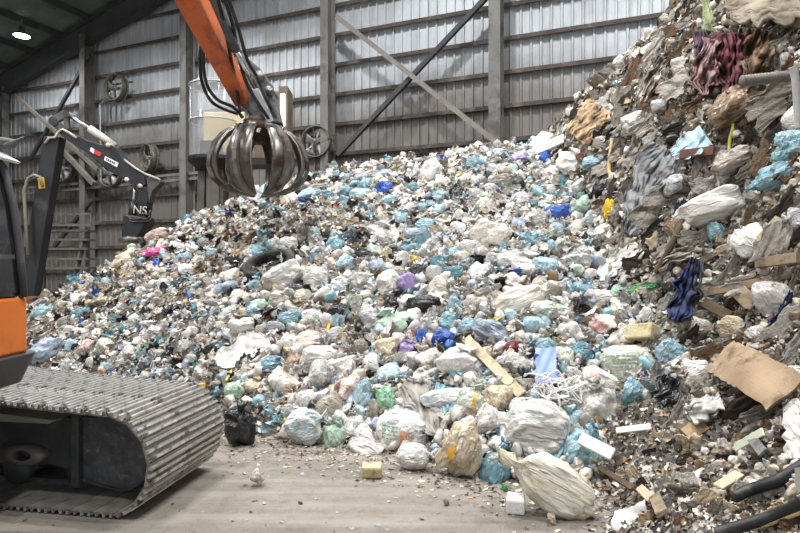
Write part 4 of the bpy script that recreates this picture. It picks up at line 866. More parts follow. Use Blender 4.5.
# ================================================================== BAGS ONE CAN POINT TO
# px, py, w, h, kind, colour, ang, label, landmark phrase
HAND = [
 # front edge, on the floor
 (543,484,50,112,'knot','yfill',-62,'big cloudy sack filled with yellow pieces, lying furthest forward on the floor','big sack of yellow pieces'),
 (533,429,50,78,'pillow','clear',92,'large clear grey sack of film lying behind the sack of yellow pieces','large clear grey sack'),
 (463,452,44,62,'crumple','beige',28,'lumpy beige bag with a yellow patch at the front edge',None),
 (401,433,50,40,'pillow','white',4,'white sack printed with orange and green, front edge of the heap','orange printed sack'),
 (417,459,28,42,'ball','white',80,'rounded white bag on the floor under the orange printed sack',None),
 (584,451,40,54,'knot','teal',25,'teal bag right of the big sack, with a foam board leaning on it','foam board teal bag'),
 (597,408,40,50,'knot','clear',-8,'clear grey knotted bag above the teal bag and foam board',None),
 (474,402,33,36,'ball','gfill',10,'round clear bag with a yellow strip across it','yellow striped clear bag'),
 (308,428,36,46,'slump','bfill',70,'clear bag with blue contents at the front edge right of the black bag','clear bag with blue contents'),
 (285,384,34,38,'knot','cream',5,'plump off-white bag above and right of the black bag',None),
 (320,382,38,26,'slump','clear',80,'cloudy slumped bag left of the pinkish white bag',None),
 (348,392,34,28,'slump','pinkish',-60,'pinkish white bag above the clear bag with blue contents',None),
 (363,398,28,34,'crumple','sky',10,'crumpled light blue bag left of the green film',None),
 (387,405,32,22,'crumple','mint',60,'green film bag above the orange printed sack','green film bag'),
 (321,361,24,42,'long','white',88,'long white bag lying level in the middle left of the heap','long level white bag'),
 (310,345,24,36,'slump','rfill',75,'bag with orange red spots above the long level white bag','orange spotted bag'),
 (275,369,22,38,'slump','deepteal',80,'dark teal slumped bag under the long milky film',None),
 (255,389,22,20,'ball','beige',15,'small beige knotted bag above the black bag',None),
 (288,281,34,56,'slump','white',72,'large white bag in front of the black tyre','large white bag by the tyre'),
 (320,281,24,34,'long','clear',85,'clear bag against the right end of the large white bag by the tyre',None),
 (337,247,22,27,'knot','teal',18,'teal knotted bag alone among loose scraps at mid slope','lone teal bag'),
 (382,240,34,32,'slump','clear',12,'round cloudy bag right of the lone teal bag','round cloudy bag'),
 (427,177,36,30,'ears','white',-70,'bright white bag spread near the top of the heap','spread white bag'),
 (361,197,24,20,'ball','sky',0,'pale blue round bag near the top, left of the royal blue film',None),
 (384,195,18,22,'crumple','royal',10,'royal blue crumpled bag near the top of the heap','upper royal blue bag'),
 (391,204,14,20,'slump','teal',85,'teal bag just under the royal blue film near the top',None),
 (422,210,13,15,'ball','teal',0,'small round teal bag left of centre near the top',None),
 (429,227,12,28,'long','teal',100,'flat teal bag on a grey blue bag below the top','flat teal bag'),
 (420,237,13,34,'long','bluegrey',88,'flat grey blue bag under the flat teal bag',None),
 (412,252,22,22,'knot','teal',-20,'teal knotted bag below the two flat bags','teal bag under flat bags'),
 (438,268,20,24,'crumple','deepteal',10,'dark teal crumpled bag in the middle of the heap',None),
 (457,276,18,30,'slump','deepteal',75,'dark teal slumped bag right of the dark teal crumpled bag',None),
 (489,240,40,36,'crumple','cream',20,'large folded off-white bag right of centre','large folded off-white bag'),
 (470,251,24,26,'knot','white',-15,'white bag against the left of the large folded off-white bag',None),
 (520,258,24,22,'ball','grey',0,'grey bag sitting on the big white bag at centre right',None),
 (522,268,52,30,'slump','white',10,'wide white bag under the small grey bag','wide white bag'),
 (545,272,28,24,'pillow','sky',8,'light blue bag right of the wide white bag','light blue bag'),
 (577,262,34,30,'ears','grey',-30,'grey bag with tied ears right of the light blue bag','grey eared bag'),
 (610,213,24,15,'crumple','yellow',75,'bright yellow bag beside the hanging grey tarpaulin','bright yellow bag'),
 (557,217,17,26,'crumple','royal',80,'royal blue crumpled bag left of the bright yellow bag','royal blue bag'),
 (603,249,17,26,'slump','black',80,'shiny black bag below the bright yellow bag','shiny black bag'),
 (526,303,34,74,'long','cream',66,'long off-white sack lying aslant in the middle of the heap','long slanting sack'),
 (495,337,26,48,'slump','bluegrey',115,'grey blue sack below the long slanting sack','grey blue sack'),
 (461,364,50,36,'slump','white',15,'big white bag left of the cardboard strip','big white bag'),
 (444,342,24,20,'crumple','royal',20,'royal blue film pushed behind the big white bag by the cardboard strip',None),
 (451,325,25,22,'knot','teal',40,'teal bag just above the royal blue film at centre',None),
 (456,307,16,27,'long','sky',12,'upright light blue bag left of the long slanting sack',None),
 (423,308,22,38,'crumple','black',85,'crumpled black bag in the middle of the heap','crumpled black bag'),
 (394,308,22,17,'crumple','black',10,'smaller crumpled black bag left of the crumpled black bag',None),
 (476,305,24,24,'knot','cream',10,'off-white knotted bag at the left end of the long slanting sack',None),
 (513,352,24,16,'crumple','red',-15,'dark red bag between the grey blue sack and the round white bag','dark red bag'),
 (519,366,28,28,'ball','white',20,'round white bag right of the dark red bag',None),
 (625,367,38,62,'pillow','cream',84,'off-white woven sack with rows of faded green print','green printed woven sack'),
 (584,357,26,33,'ball','deepteal',70,'dark teal bag with a handle, left of the green printed woven sack','dark teal bag with handle'),
 (603,384,20,46,'long','white',118,'white wrapper with orange print under the green printed woven sack',None),
 (669,358,27,32,'crumple','teal',30,'teal bag at the right end of the green printed woven sack','teal bag beside the sack'),
 (597,326,36,30,'slump','pinkish',-30,'pinkish white bag with pink print, right of centre',None),
 (567,333,28,32,'knot','white',-10,'white bag above the dark teal bag with handle',None),
 (553,312,44,28,'slump','gfill',20,'white bag printed green, at the right end of the long slanting sack',None),
 (620,316,26,28,'crumple','white',0,'crisp white crumpled bag above the sponge block',None),
 (645,292,16,32,'crumple','green',70,'bright green bag with a yellow patch, right side','bright green bag'),
 (622,293,22,18,'slump','pgreen',10,'pale green printed bag left of the bright green bag',None),
 (583,291,24,20,'ball','teal',15,'round teal bag above the pinkish white bag right of centre',None),
 (720,211,40,84,'slump','white',80,'large stretched white sack lying across the brown bank','large white sack on the bank'),
 (775,182,30,56,'crumple','teal',75,'teal film bundle on the bank above the large white sack','teal film bundle'),
 (792,152,34,38,'crumple','teal',10,'teal film at the edge of the bank above the teal film bundle',None),
 (737,164,30,48,'slump','dust',80,'dusty grey brown bag on the bank left of the teal film','dusty bag on the bank'),
 (738,108,42,60,'slump','brown',70,'big dark brown sack below the corrugated hose','big dark brown sack'),
 (716,236,26,18,'crumple','teal',60,'small teal bag under the large white sack on the bank',None),
 (708,287,22,18,'crumple','white',20,'torn white bag right of the hanging navy cloth',None),
 (664,106,16,26,'slump','grey',65,'grey bag high on the left edge of the bank',None),
 (45,316,15,27,'slump','teal',82,'teal bag at the far left foot of the heap','far left teal bag'),
 (80,317,14,22,'crumple','deepteal',60,'dark teal bag right of the far left teal bag',None),
 (154,257,14,25,'crumple','pink',80,'bright pink bag below the black crane grab','bright pink bag'),
 (156,268,10,13,'crumple','royal',20,'royal blue scrap bag just under the bright pink bag',None),
 (127,262,17,32,'slump','beige',60,'beige bag in front of the black crane grab','beige bag by the grab'),
 (162,238,15,33,'long','pinkish',85,'pinkish beige bag on the heap against the black crane grab',None),
 (178,250,18,16,'knot','white',0,'white bag right of the bright pink bag',None),
 (48,355,28,38,'crumple','bluegrey',60,'grey blue film bag on the floor just behind the excavator track','grey blue film bag'),
 (240,425,32,48,'ears','black',5,'black bin bag standing on the floor beside the excavator track','black bin bag by the track'),
 (408,352,20,20,'ball','lilac',10,'round lilac bag at centre','round lilac bag'),
 (421,341,15,19,'crumple','royal',10,'royal blue bag against the round lilac bag',None),
 (393,376,20,34,'slump','sky',72,'light blue slumped bag below the round lilac bag',None),
 (421,381,20,22,'knot','white',0,'small white bag right of the light blue slumped bag',None),
 (446,403,52,22,'long','bfill',175,'clear bag hanging down over a teal sheet, left of the round clear bag',None),
 (393,326,44,32,'slump','pgreen',-20,'pale bag with green contents above the round lilac bag',None),
 (372,322,34,28,'slump','grey',40,'grey white bag left of the crumpled black bags',None),
 (313,318,24,22,'ball','white',10,'white bag with a teal rim at middle left',None),
 (338,318,24,24,'crumple','black',10,'black bag beside the white bag with a teal rim',None),
 (290,322,18,28,'slump','teal',72,'teal bag left of the white bag with a teal rim',None),
 (247,330,20,34,'slump','white',80,'white bag above the long milky film',None),
 (232,280,16,24,'crumple','white',70,'white crinkled bag on the shredded left slope',None),
 (190,274,14,24,'long','white',110,'thin white bag high on the shredded left slope',None),
 (254,288,16,18,'knot','teal',0,'teal bag left of the large white bag by the tyre',None),
 (288,203,20,26,'knot','white',-50,'white bag under the grapple on the ridge',None),
 (312,197,13,30,'slump','sky',85,'light blue bag just right of the grapple tips',None),
 (330,199,12,16,'slump','teal',85,'teal bag second to the right of the grapple tips',None),
 (547,160,24,15,'crumple','royal',80,'bright blue bag on the top edge of the heap right of the column','bright blue ridge bag'),
 (597,164,15,30,'slump','sky',80,'light blue bag on the top edge beside the brown bank',None),
 (573,165,34,28,'slump','white',10,'large clear white bag on the top edge between two blue bags',None),
 (519,162,14,20,'crumple','lilac',70,'lilac bag on the top edge of the heap',None),
 (553,175,20,24,'slump','white',-40,'white bag under the bright blue bag on the top edge',None),
 (516,186,20,20,'crumple','black',0,'black bag on the upper right of the heap',None),
 (521,201,14,26,'slump','grey',80,'dark grey bag under the black bag on the upper right',None),
 (358,395,0,0,None,None,0,'',None),
]
for px, py, w, h, kind, col, ang, lb, lm in HAND:
    if not kind: continue
    place(px+(2 if px == 543 else 0), py, w, h, kind, col, lb, 'bag', 'bin_bag' if col == 'black' else 'sack' if kind in ('pillow', 'long') and w*h > 1400 else 'plastic_bag', ang, None, lm, depth=40 if px == 543 else None, knot=kind in ('knot', 'ball') and w > 22)
print('hand bags', len(TAKEN))
byl = {o.get('label'): o for o in C.objects}
def decal(o, name, mat, cells):
    """printed marks: thin patches that follow the bag's front (its own -y side)"""
    from mathutils.bvhtree import BVHTree
    me = o.data; bv = BVHTree.FromPolygons([v.co for v in me.vertices], [tuple(p.vertices) for p in me.polygons]); m = MB()
    for (x0, z0, x1, z1) in cells:
        nx, nz = max(2, int(abs(x1-x0)/.06)+1), max(2, int(abs(z1-z0)/.06)+1); P = np.zeros((nx, nz, 3)); okk = True
        for i in range(nx):
            for j in range(nz):
                x = x0+(x1-x0)*i/(nx-1); z = z0+(z1-z0)*j/(nz-1); r = bv.ray_cast(Vector((x, -3, z)), Vector((0, 1, 0)))
                if r[0] is None: okk = False; continue
                P[i, j] = r[0]+Vector((0, -.02, 0))
        if okk: m.grid(P)
    if m.v:
        d = bpy.data.objects.new(name, m.mesh(name, True)); C.objects.link(d); d.data.materials.append(mat); d.parent = o
def rows(n, x0, x1, z0, z1, fill, rs):
    out = []
    for k in range(n):
        z = z0+(z1-z0)*k/n; x = x0
        while x < x1:
            l = rs.uniform(.05, .2); out.append((x, z, min(x+l, x1), z+(z1-z0)/n*fill)); x += l+.05
    return out
M_pg = pmat('faded green print', '#6f9a82', '#9cb8a6', 8, .5, bump=0); M_po = pmat('orange print', '#dd8a5e', '#e8a988', 6, .5, bump=0); M_pt = pmat('green print', '#4d9a8a', '#7fb5a8', 8, .5, bump=0)
rs = np.random.RandomState(2)
o = byl['off-white woven sack with rows of faded green print']; decal(o, 'green_print', M_pg, [(z0, x0, z1, x1) for x0, z0, x1, z1 in rows(6, -.8, .45, -.6, .5, .5, rs)])
o = byl['white sack printed with orange and green, front edge of the heap']; decal(o, 'orange_print', M_po, rows(6, -.05, .5, -.75, .25, .75, rs)); decal(o, 'green_print', M_pt, rows(5, -.75, -.15, -.2, .7, .35, rs)); decal(o, 'green_print', M_pt, rows(3, .5, .85, -.2, .5, .4, rs))
o = byl['round clear bag with a yellow strip across it']; decal(o, 'yellow_strip', pmat('yellow strip', '#d9a52c', '#e5b94a', 6, .5, bump=0), [(-.1, -.5, .1, .5)])
o = byl['lumpy beige bag with a yellow patch at the front edge']; decal(o, 'yellow_patch', pmat('yellow strip', '', ''), [(-.62, -.35, -.4, .1), (-.4, -.5, -.25, -.1)])
o = byl['white wrapper with orange print under the green printed woven sack']; decal(o, 'orange_print', M_po, rows(4, -.3, .3, -.6, -.1, .7, rs))
o = byl['white bag printed green, at the right end of the long slanting sack']; decal(o, 'green_print', M_pg, rows(4, -.4, .3, -.2, .5, .5, rs))
o = byl['pinkish white bag with pink print, right of centre']; decal(o, 'pink_print', pmat('pink print', '#d98a86', '#e3a8a2', 6, .5, bump=0), rows(3, -.3, .4, -.4, .1, .8, rs))
o = byl['bright green bag with a yellow patch, right side']; decal(o, 'yellow_patch', pmat('yellow strip', '', ''), [(-.3, -.5, .1, -.1)])
o = byl['dark teal bag with a handle, left of the green printed woven sack']
m = MB().tube([(math.cos(a)*.5, -1.0-.25*math.sin(a), .2+math.sin(a)*.5) for a in np.linspace(0, PI, 13)], .05, 6); h_ = m.build('handle', M_rubber, None, True); h_.parent = o

# ================================================================== SHEETS, BOARDS, PIPES, CLOTHS
def drape(path, widths, name, mat, label, cat, off=.05, fold=.10, ny=60, nx=36, seed=1, thick=.012, lm=None, sag=4, freq=8):
    """a long piece of film or cloth lying down the face of the waste along a line of pixels, widths in pixels"""
    pth = np.array(path, float); d = np.r_[0, np.cumsum(np.hypot(*np.diff(pth, axis=0).T))]; u = np.linspace(0, d[-1], ny)
    x = np.interp(u, d, pth[:, 0]); y = np.interp(u, d, pth[:, 1]); w = np.interp(u, d, widths)
    tx, ty = np.gradient(x), np.gradient(y); l = np.hypot(tx, ty); nxv, nyv = -ty/l, tx/l
    v = np.linspace(-.5, .5, nx); jag = 1+.35*vnoise(np.stack([u*.16, u*0+seed, u*0], -1), seed)
    X = x[:, None]+nxv[:, None]*w[:, None]*v*jag[:, None]; Y = y[:, None]+nyv[:, None]*w[:, None]*v*jag[:, None]
    Q = cast(X.ravel(), Y.ravel()); D = Q[:, 1].reshape(ny, nx)
    bad = np.isnan(D)
    if bad.any(): D[bad] = np.nanmedian(D)
    D0 = D.copy()
    for _ in range(sag):
        Dp = np.pad(D, 1, mode='edge'); D = (Dp[:-2, 1:-1]+Dp[2:, 1:-1]+Dp[1:-1, :-2]+Dp[1:-1, 2:]+D)/5; D = np.minimum(D, D0+.02)
    s = D/FOC; q = np.stack([X*.06, Y*.03, np.zeros_like(X)], -1); q2 = np.stack([v[None]*freq+1.5*np.sin(u[:, None]*.05+seed)+0*X, u[:, None]*.05+0*X, 0*X+seed], -1)
    fz = fold*(.45*vnoise(q2, seed)+.4*(1-2*np.abs(vnoise(q2*1.7+5, seed+1)))+.3*vnoise(q*3, seed+2))
    D = D-off-np.abs(fold)*.6+fz
    P = np.stack([(X-CX)/FOC*D, D, EYE+(CY-Y)/FOC*D], -1); P[..., 2] = np.maximum(P[..., 2], .01)
    o = MB().grid(P).build(name, mat, None, True, solid=thick); tag(o, label, cat)
    c = (float(X.mean()), float(Y.mean()))
    if lm: LM.append((*c, lm))
    for k in range(0, ny, 4): TAKEN.append((float(x[k]), float(y[k]), .5*float(w[k])))
    return o
def board(p1, p2, wpx, thick, name, mat, label, cat, lift=.04, bevel=.006, lm=None, face=None, warp=0, seed=0):
    """a board or block lying on the waste between two pixels; wpx its width in pixels, thick in metres"""
    a, b = Vector(hit(*p1)), Vector(hit(*p2)); c = (a+b)/2; s = c.y/FOC; ax = (b-a)
    L0 = math.hypot(p2[0]-p1[0], p2[1]-p1[1])*s
    ax = ax.normalized()*min(ax.length, L0*1.7); n = Vector(normal_at(np.array([c.x]), np.array([c.y]))[0]); tc = (Vector((0, 0, EYE))-c).normalized()
    n = (n*.5+tc*(face if face is not None else .6)).normalized(); n = (n-ax.normalized()*n.dot(ax.normalized())).normalized(); side = n.cross(ax.normalized())
    hw = wpx*s/2; c = c+n*(thick/2+lift)
    if warp:
        rs = np.random.RandomState(seed+5); n1, n2_ = 26, 14; P = np.zeros((n1, n2_, 3))
        for i in range(n1):
            for j in range(n2_):
                u, v = i/(n1-1)*2-1, j/(n2_-1)*2-1; e = 1+.04*rs.normal()*(abs(v) == 1)
                P[i, j] = c+ax/2*u+side*hw*v*e+n*warp*(math.sin(2*u+seed)+.6*math.sin(3*v+u*2+seed)+0)
        o = MB().grid(P).build(name, mat, None, False, solid=thick)
    else:
        o = MB().obox(c, ax/2, side*hw, n*thick/2).build(name, mat, None, False, bevel=bevel)
    zl = min((Vector(v.co).z for v in o.data.vertices)); 
    if zl < 0: o.location.z = -zl+.002
    m = ((p1[0]+p2[0])/2, (p1[1]+p2[1])/2); TAKEN.append((*m, .4*wpx)); tag(o, label, cat)
    if lm: LM.append((*m, lm))
    return o
def hose(pts, r, name, mat, label, cat, lift=1.0, lm=None, n=10):
    P = [Vector(hit(*p)) for p in pts]; P = [p+(Vector((0, 0, EYE))-p).normalized()*r*lift for p in P]; P = [Vector((p.x, p.y, max(p.z, r))) for p in P]
    o = MB().tube(bez(P, 12*len(P)), r, n).build(name, mat, None, True); tag(o, label, cat)
    if lm: LM.append((*pts[len(pts)//2], lm))
    return o
M_tarp = pmat('grey tarpaulin', '#707376', '#878a8c', 3, .55, bump=.4, bscale=9, dirt='#5e5a54', dscale=3)
M_card = pmat('cardboard', '#a58a69', '#bba283', 3, .8, bump=.15, dirt='#6e5b46', dscale=2.5)
M_cardp = pmat('pale cardboard', '#b5a68d', '#c7b9a0', 3, .8, bump=.1, dirt='#9b8768', dscale=3)
M_foam = pmat('white foam', '#ebe9e5', '#f4f2ef', 9, .7, bump=.25, bscale=60, dirt='#b8b0a4', dscale=4, dlo=.58, dhi=.72)
M_sponge = pmat('yellow sponge', '#b3a582', '#c2b594', 9, .85, bump=.4, bscale=40, dirt='#8c7a55', dscale=5)
M_wood = pmat('weathered wood', '#8b7a63', '#a3927a', 6, .8, bump=.3, dirt='#5d5040', dscale=3)
M_darkwood = pmat('dark branch', '#4d4034', '#62533f', 6, .85, bump=.4)
def cloth(name, a, b, d='#4d443c'): return pmat(name, a, b, 4, .9, bump=.7, bscale=10, dist=.04, dirt=d, dscale=3, dlo=.52, dhi=.7)
M_burg, M_pinkc, M_brownc, M_navyc, M_purp = cloth('burgundy cloth', '#56282f', '#6b3a42'), cloth('dull pink cloth', '#84666a', '#9a7f80'), cloth('tan brown cloth', '#644e3b', '#7d6650'), cloth('navy cloth', '#232c4e', '#303b62'), cloth('dark purple cloth', '#352833', '#473543')
M_milk = B['white'][0]
drape([(664,150),(650,178),(640,200),(632,226),(628,238)], [30,36,34,24,14], 'tarpaulin', M_tarp, 'grey tarpaulin hanging down where the main heap meets the brown bank', 'tarpaulin', .10, .16, lm='hanging grey tarpaulin', seed=3)
drape([(672,158),(690,149),(706,138)], [14,26,24], 'film_sheet', B['sky'][0], 'light blue film hanging over a board on the bank, right of the tarpaulin', 'film', .12, .10, seed=5, freq=4, lm='hanging light blue film')
drape([(216,366),(232,358),(252,352),(270,346)], [10,26,30,18], 'film_sheet', M_milk, 'long milky film stretched left to right above the black bin bag', 'film', .08, .09, seed=6, freq=4, lm='long milky film')
drape([(731,36),(730,70),(738,95),(735,112)], [24,30,26,8], 'cloth', M_burg, 'burgundy cloth hanging on the upper bank', 'cloth', .10, .22, seed=7, lm='hanging burgundy cloth')
drape([(712,42),(707,66),(704,88),(706,98)], [16,24,22,8], 'cloth', M_pinkc, 'dull pink cloth hanging left of the burgundy cloth', 'cloth', .10, .20, seed=8)
drape([(757,32),(754,56),(752,80)], [26,34,22], 'cloth', M_brownc, 'tan brown cloth hanging right of the burgundy cloth', 'cloth', .10, .24, seed=9)
drape([(700,34),(702,50),(699,60)], [12,16,10], 'cloth', M_purp, 'dark purple cloth at the left of the hanging pink cloth', 'cloth', .10, .14, seed=10)
drape([(705,2),(708,18),(707,34)], [8,12,8], 'cloth', cloth('pale green cloth', '#727c55', '#868f68'), 'pale green rag hanging at the top of the bank', 'rag', .12, .1, seed=11, nx=10, ny=20)
drape([(698,262),(690,285),(682,305),(676,324)], [12,26,26,20], 'cloth', M_navyc, 'navy blue cloth hanging in a dark gap of the bank', 'cloth', .10, .16, seed=12, lm='hanging navy cloth')
drape([(445,388),(440,402),(444,418)], [18,24,22], 'film_sheet', B['teal'][0], 'teal sheet behind the clear hanging bag, left of the round clear bag', 'film', .03, .06, seed=13)
drape([(402,388),(416,400),(430,420),(438,436)], [22,34,30,14], 'cloth', pmat('grey felt', '#8d8983', '#a09c96', 5, .9, bump=.3, dirt='#6a655e'), 'grey felt cloth right of the orange printed sack', 'cloth', .04, .10, seed=14)
drape([(658,402),(668,392),(672,380)], [18,24,14], 'film_sheet', B['black'][0], 'black film scrap under the teal bag by the woven sack', 'film', .04, .10, seed=15)
drape([(690,420),(706,410),(722,404)], [22,30,18], 'film_sheet', B['clear'][0], 'cloudy crumpled film below the brown board on the bank', 'film', .05, .10, seed=16, freq=3)
drape([(792,402),(793,430),(794,462)], [14,18,14], 'film_sheet', B['clear'][0], 'stiff clear film hanging at the right edge above the black pipes', 'film', .10, .04, seed=17, freq=2)
drape([(726,12),(745,10),(770,8),(805,2)], [16,34,38,44], 'sheet_roll', pmat('dusty tan sheet', '#857a6b', '#988d7d', 2, .8, bump=.3, dirt='#6f6557', dscale=1.5), 'big rolled tan sheet jutting from the top of the bank', 'sheet', .35, .03, seed=18, thick=.05, lm='big tan sheet at the top')
drape([(600,280),(612,268),(626,262),(640,250)], [10,18,22,16], 'film_sheet', B['white'][0], 'white film strip below the tarpaulin', 'film', .06, .10, seed=19, freq=3)
drape([(656,270),(668,262),(690,255)], [10,14,10], 'film_sheet', B['dust'][0], 'dusty film on the bank above the navy cloth', 'film', .06, .12, seed=20)
drape([(600,108),(590,122),(575,140)], [26,34,26], 'cardboard_sheet', M_card, 'crushed tan cardboard at the far left end of the bank', 'cardboard', .08, .2, seed=21, thick=.02, lm='crushed tan cardboard')
drape([(665,62),(650,84),(640,104)], [12,16,10], 'film_sheet', B['dust'][0], 'dusty film strip on the left edge of the upper bank', 'film', .06, .2, seed=22)
board((470,347),(526,404),10,.018,'cardboard_strip',M_cardp,'long pale cardboard strip lying aslant below the grey blue sack','cardboard',.10,.004,'cardboard strip',face=.8)
board((728,366),(796,404),44,.015,'cardboard_sheet',pmat('wet brown board','#8d7760','#a28c72',2,.8,bump=.25,dirt='#66543f',dscale=2.5),'large brown torn board on the lower bank','cardboard',.10,lm='large brown board',warp=.025,seed=2)
board((546,358),(547,394),20,.008,'plastic_board',pmat('periwinkle plastic','#5f78c8','#748cd6',2,.35,bump=.05),'periwinkle blue plastic board standing by the tangled white straps','board',.12,.003,'periwinkle board',face=1.5,warp=.012,seed=1)
board((586,453),(618,470),12,.045,'foam_board',M_foam,'white foam board leaning on the teal bag','foam board',.26,.008,'white foam board',face=.9)
board((507,514),(525,516),17,.12,'foam_block',M_foam,'white foam block on the floor in front of the big sack','foam block',0,.015,face=.1)
board((362,480),(382,480),14,.11,'sponge_block',M_sponge,'yellowish sponge block on the floor left of the rounded white bag','sponge',0,.02,face=.1)
board((636,340),(662,338),16,.16,'sponge_block',M_sponge,'yellowish foam block above the green printed woven sack','sponge',.02,.02,'yellowish foam block')
board((534,156),(566,142),9,.05,'foam_board',M_foam,'white foam board on the top edge of the heap','foam board',.05,.006)
board((535,152),(549,138),16,.03,'foam_board',M_foam,'pale square foam sheet on the top edge right of the column','foam board',.05,.006)
board((618,528),(648,516),26,.01,'paper_sheet',M_foam,'crumpled white paper sheet on the floor at the foot of the bank','paper',.01,warp=.03,seed=4)
board((688,160),(722,156),9,.05,'wood_board',pmat('dark red board','#5c3a35','#6f4a43',3,.7),'dark red board under the light blue film on the bank','board',.12,.006)
for i, (a, b, w, th, mt, lb) in enumerate([
 ((712,296),(766,286),8,.04,M_wood,'weathered plank on the bank right of the navy cloth'), ((744,452),(772,436),8,.02,pmat('pale green strip','#c3cdb4','#d3dac6',3,.6),'pale green plastic strip on the lower bank'),
 ((700,268),(728,252),6,.04,M_wood,'thin plank on the bank under the small teal bag'), ((764,268),(806,262),10,.06,M_wood,'thick timber at the right edge of the bank'),
 ((705,306),(735,322),10,.03,M_darkwood,'dark plank under the torn white bag'), ((742,306),(754,296),18,.02,M_cardp,'pale tile piece on the bank'), ((786,226),(764,250),20,.02,M_cardp,'beige board leaning on the bank below the teal film'),
 ((620,436),(654,432),6,.03,M_foam,'thin white strip right of the teal bag with the foam board'), ((640,492),(668,520),9,.02,M_cardp,'pale cardboard strip at the foot of the bank'), ((605,478),(640,500),6,.03,M_darkwood,'dark wet plank at the foot of the bank'),
 ((660,505),(672,533),12,.03,M_wood,'short plank at the foot of the bank'), ((716,500),(738,486),10,.02,M_cardp,'small beige board right of the foot of the bank'), ((153,262),(163,242),4,.04,M_cardp,'upright yellow wood slat on the upper left slope'),
 ((758,444),(772,462),10,.02,M_tarp,'small grey plate on the lower bank'), ((684,442),(702,430),14,.02,M_card,'brown cardboard flap on the lower bank')]):
    board(a, b, w, th, 'plank' if mt in (M_wood, M_darkwood) else 'board', mt, lb, 'board', .06, .004)
hose([(696,196),(686,215),(676,238),(664,262),(655,276)], .035, 'branch', M_darkwood, 'dark crooked branch leaning on the bank left of the large white sack', 'branch', 4)
hose([(612,130+12),(609,172),(613,178)], .03, 'stick', pmat('pale stick', '#c0a878', '#d0ba8c', 4, .7), 'thin pale stick upright left of the tarpaulin', 'stick', 3)
hose([(730,100),(727,118),(733,128),(730,142),(729,155)], .02, 'strap', pmat('yellow green strap', '#96963a', '#a8a84a', 4, .5), 'yellow green strap hanging on the bank', 'strap', 4)
hose([(734,500),(752,492),(776,484),(806,466)], .034, 'pipe', M_rubber, 'black pipe curving across the lower right bank, the upper of two', 'pipe', 4, lm='upper black pipe')
hose([(716,536),(744,528),(776,518),(806,504)], .032, 'pipe', M_rubber, 'black pipe at the foot of the lower right bank, the lower of two', 'pipe', 4, lm='lower black pipe')
hose([(752,531),(778,523),(806,513)], .014, 'stick', pmat('pale stick', '', ''), 'pale stick lying along the lower black pipe', 'stick', 6)
hose([(226,384),(231,375),(236,366)], .018, 'strap', pmat('yellow strap', '#d9c21f', '#e5d03c', 4, .5), 'bright yellow strap stick above the black bin bag', 'strap', 4)
hose([(327,335),(330,325),(334,318)], .022, 'strap', pmat('orange yellow piece', '#e0a81f', '#edb93c', 4, .5), 'orange yellow stick left of the crumpled black bags', 'strap', 4)
# corrugated hose and white pipe that jut from the bank
dh = min(hit(x_, y_)[1] for x_, y_ in ((742, 84), (755, 83), (766, 82), (778, 80), (790, 79))); a, b = at(742, 84, dh-.22), at(790, 79, dh-.22); m = MB(); n = 60
m.tube([a.lerp(b, i/n) for i in range(n+1)], [.062 if i % 4 < 2 else .043 for i in range(n+1)], 14); o = m.build('corrugated_hose', pmat('grey ribbed hose', '#66635c', '#7b7871', 4, .6, dirt='#5a544b'), None, True); tag(o, 'grey corrugated hose jutting out of the upper bank', 'hose'); LM.append((766, 82, 'corrugated hose'))
dw = min(hit(x_, y_)[1] for x_, y_ in ((790, 78), (794, 95), (796, 110), (798, 140), (799, 168)))-.15
o = MB().tube(bez([at(x_, y_, dw) for x_, y_ in ((792, 70), (795, 80), (797, 105), (799, 132))], 30), .035, 12).build('pipe', pmat('white pipe', '#9f9f9e', '#b3b3b2', 4, .4), None, True); tag(o, 'white bent pipe hanging at the right edge beside the corrugated hose', 'pipe')
# tyre, half buried
c = Vector(hit(270, 272)); a_, b_ = .52, .17; m = MB(); P = np.zeros((41, 13, 3)); nn = (Vector((-.15, -.75, .55))).normalized(); e1 = Vector((.95, -.05, .28)).normalized(); e1 = (e1-nn*e1.dot(nn)).normalized(); e2 = nn.cross(e1)
for i in range(41):
    for j in range(13):
        a, q = 2*PI*i/40, 2*PI*j/12; rr = .40+.13*math.cos(q); rr += .008*((i % 2)) if math.cos(q) > .5 else 0
        P[i, j] = c+e1*rr*math.cos(a)*1.05+e2*rr*math.sin(a)*.55+nn*(.13*math.sin(q))+Vector((0, 0, .06))
m.grid(P); o = m.build('tyre', M_rubber, None, True); tag(o, 'black rubber tyre half buried on the left slope', 'tyre'); LM.append((270, 270, 'black tyre')); TAKEN.append((270, 270, 14))
# tangled white straps
rs = np.random.RandomState(9); M_strap = pmat('white strap', '#e6e4e0', '#f2f0ed', 4, .5, bump=0); c = Vector(hit(553, 398)); r0 = empty('strap_tangle', c, 'tangle of white packing straps by the periwinkle board', 'straps'); s = c.y/FOC
for k in range(14):
    x0, z0 = rs.uniform(-18, 18), rs.uniform(-8, 8); pts = [c+Vector(((x0+rs.uniform(-20, 20))*s, -.12-rs.uniform(0, .2), (z0+rs.uniform(-14, 16))*s+.08)) for _ in range(5)]
    MB().tube(bez(pts, 30), .008, 5).build('strap', M_strap, r0, True)
TAKEN.append((553, 398, 16)); LM.append((553, 396, 'tangled white straps'))

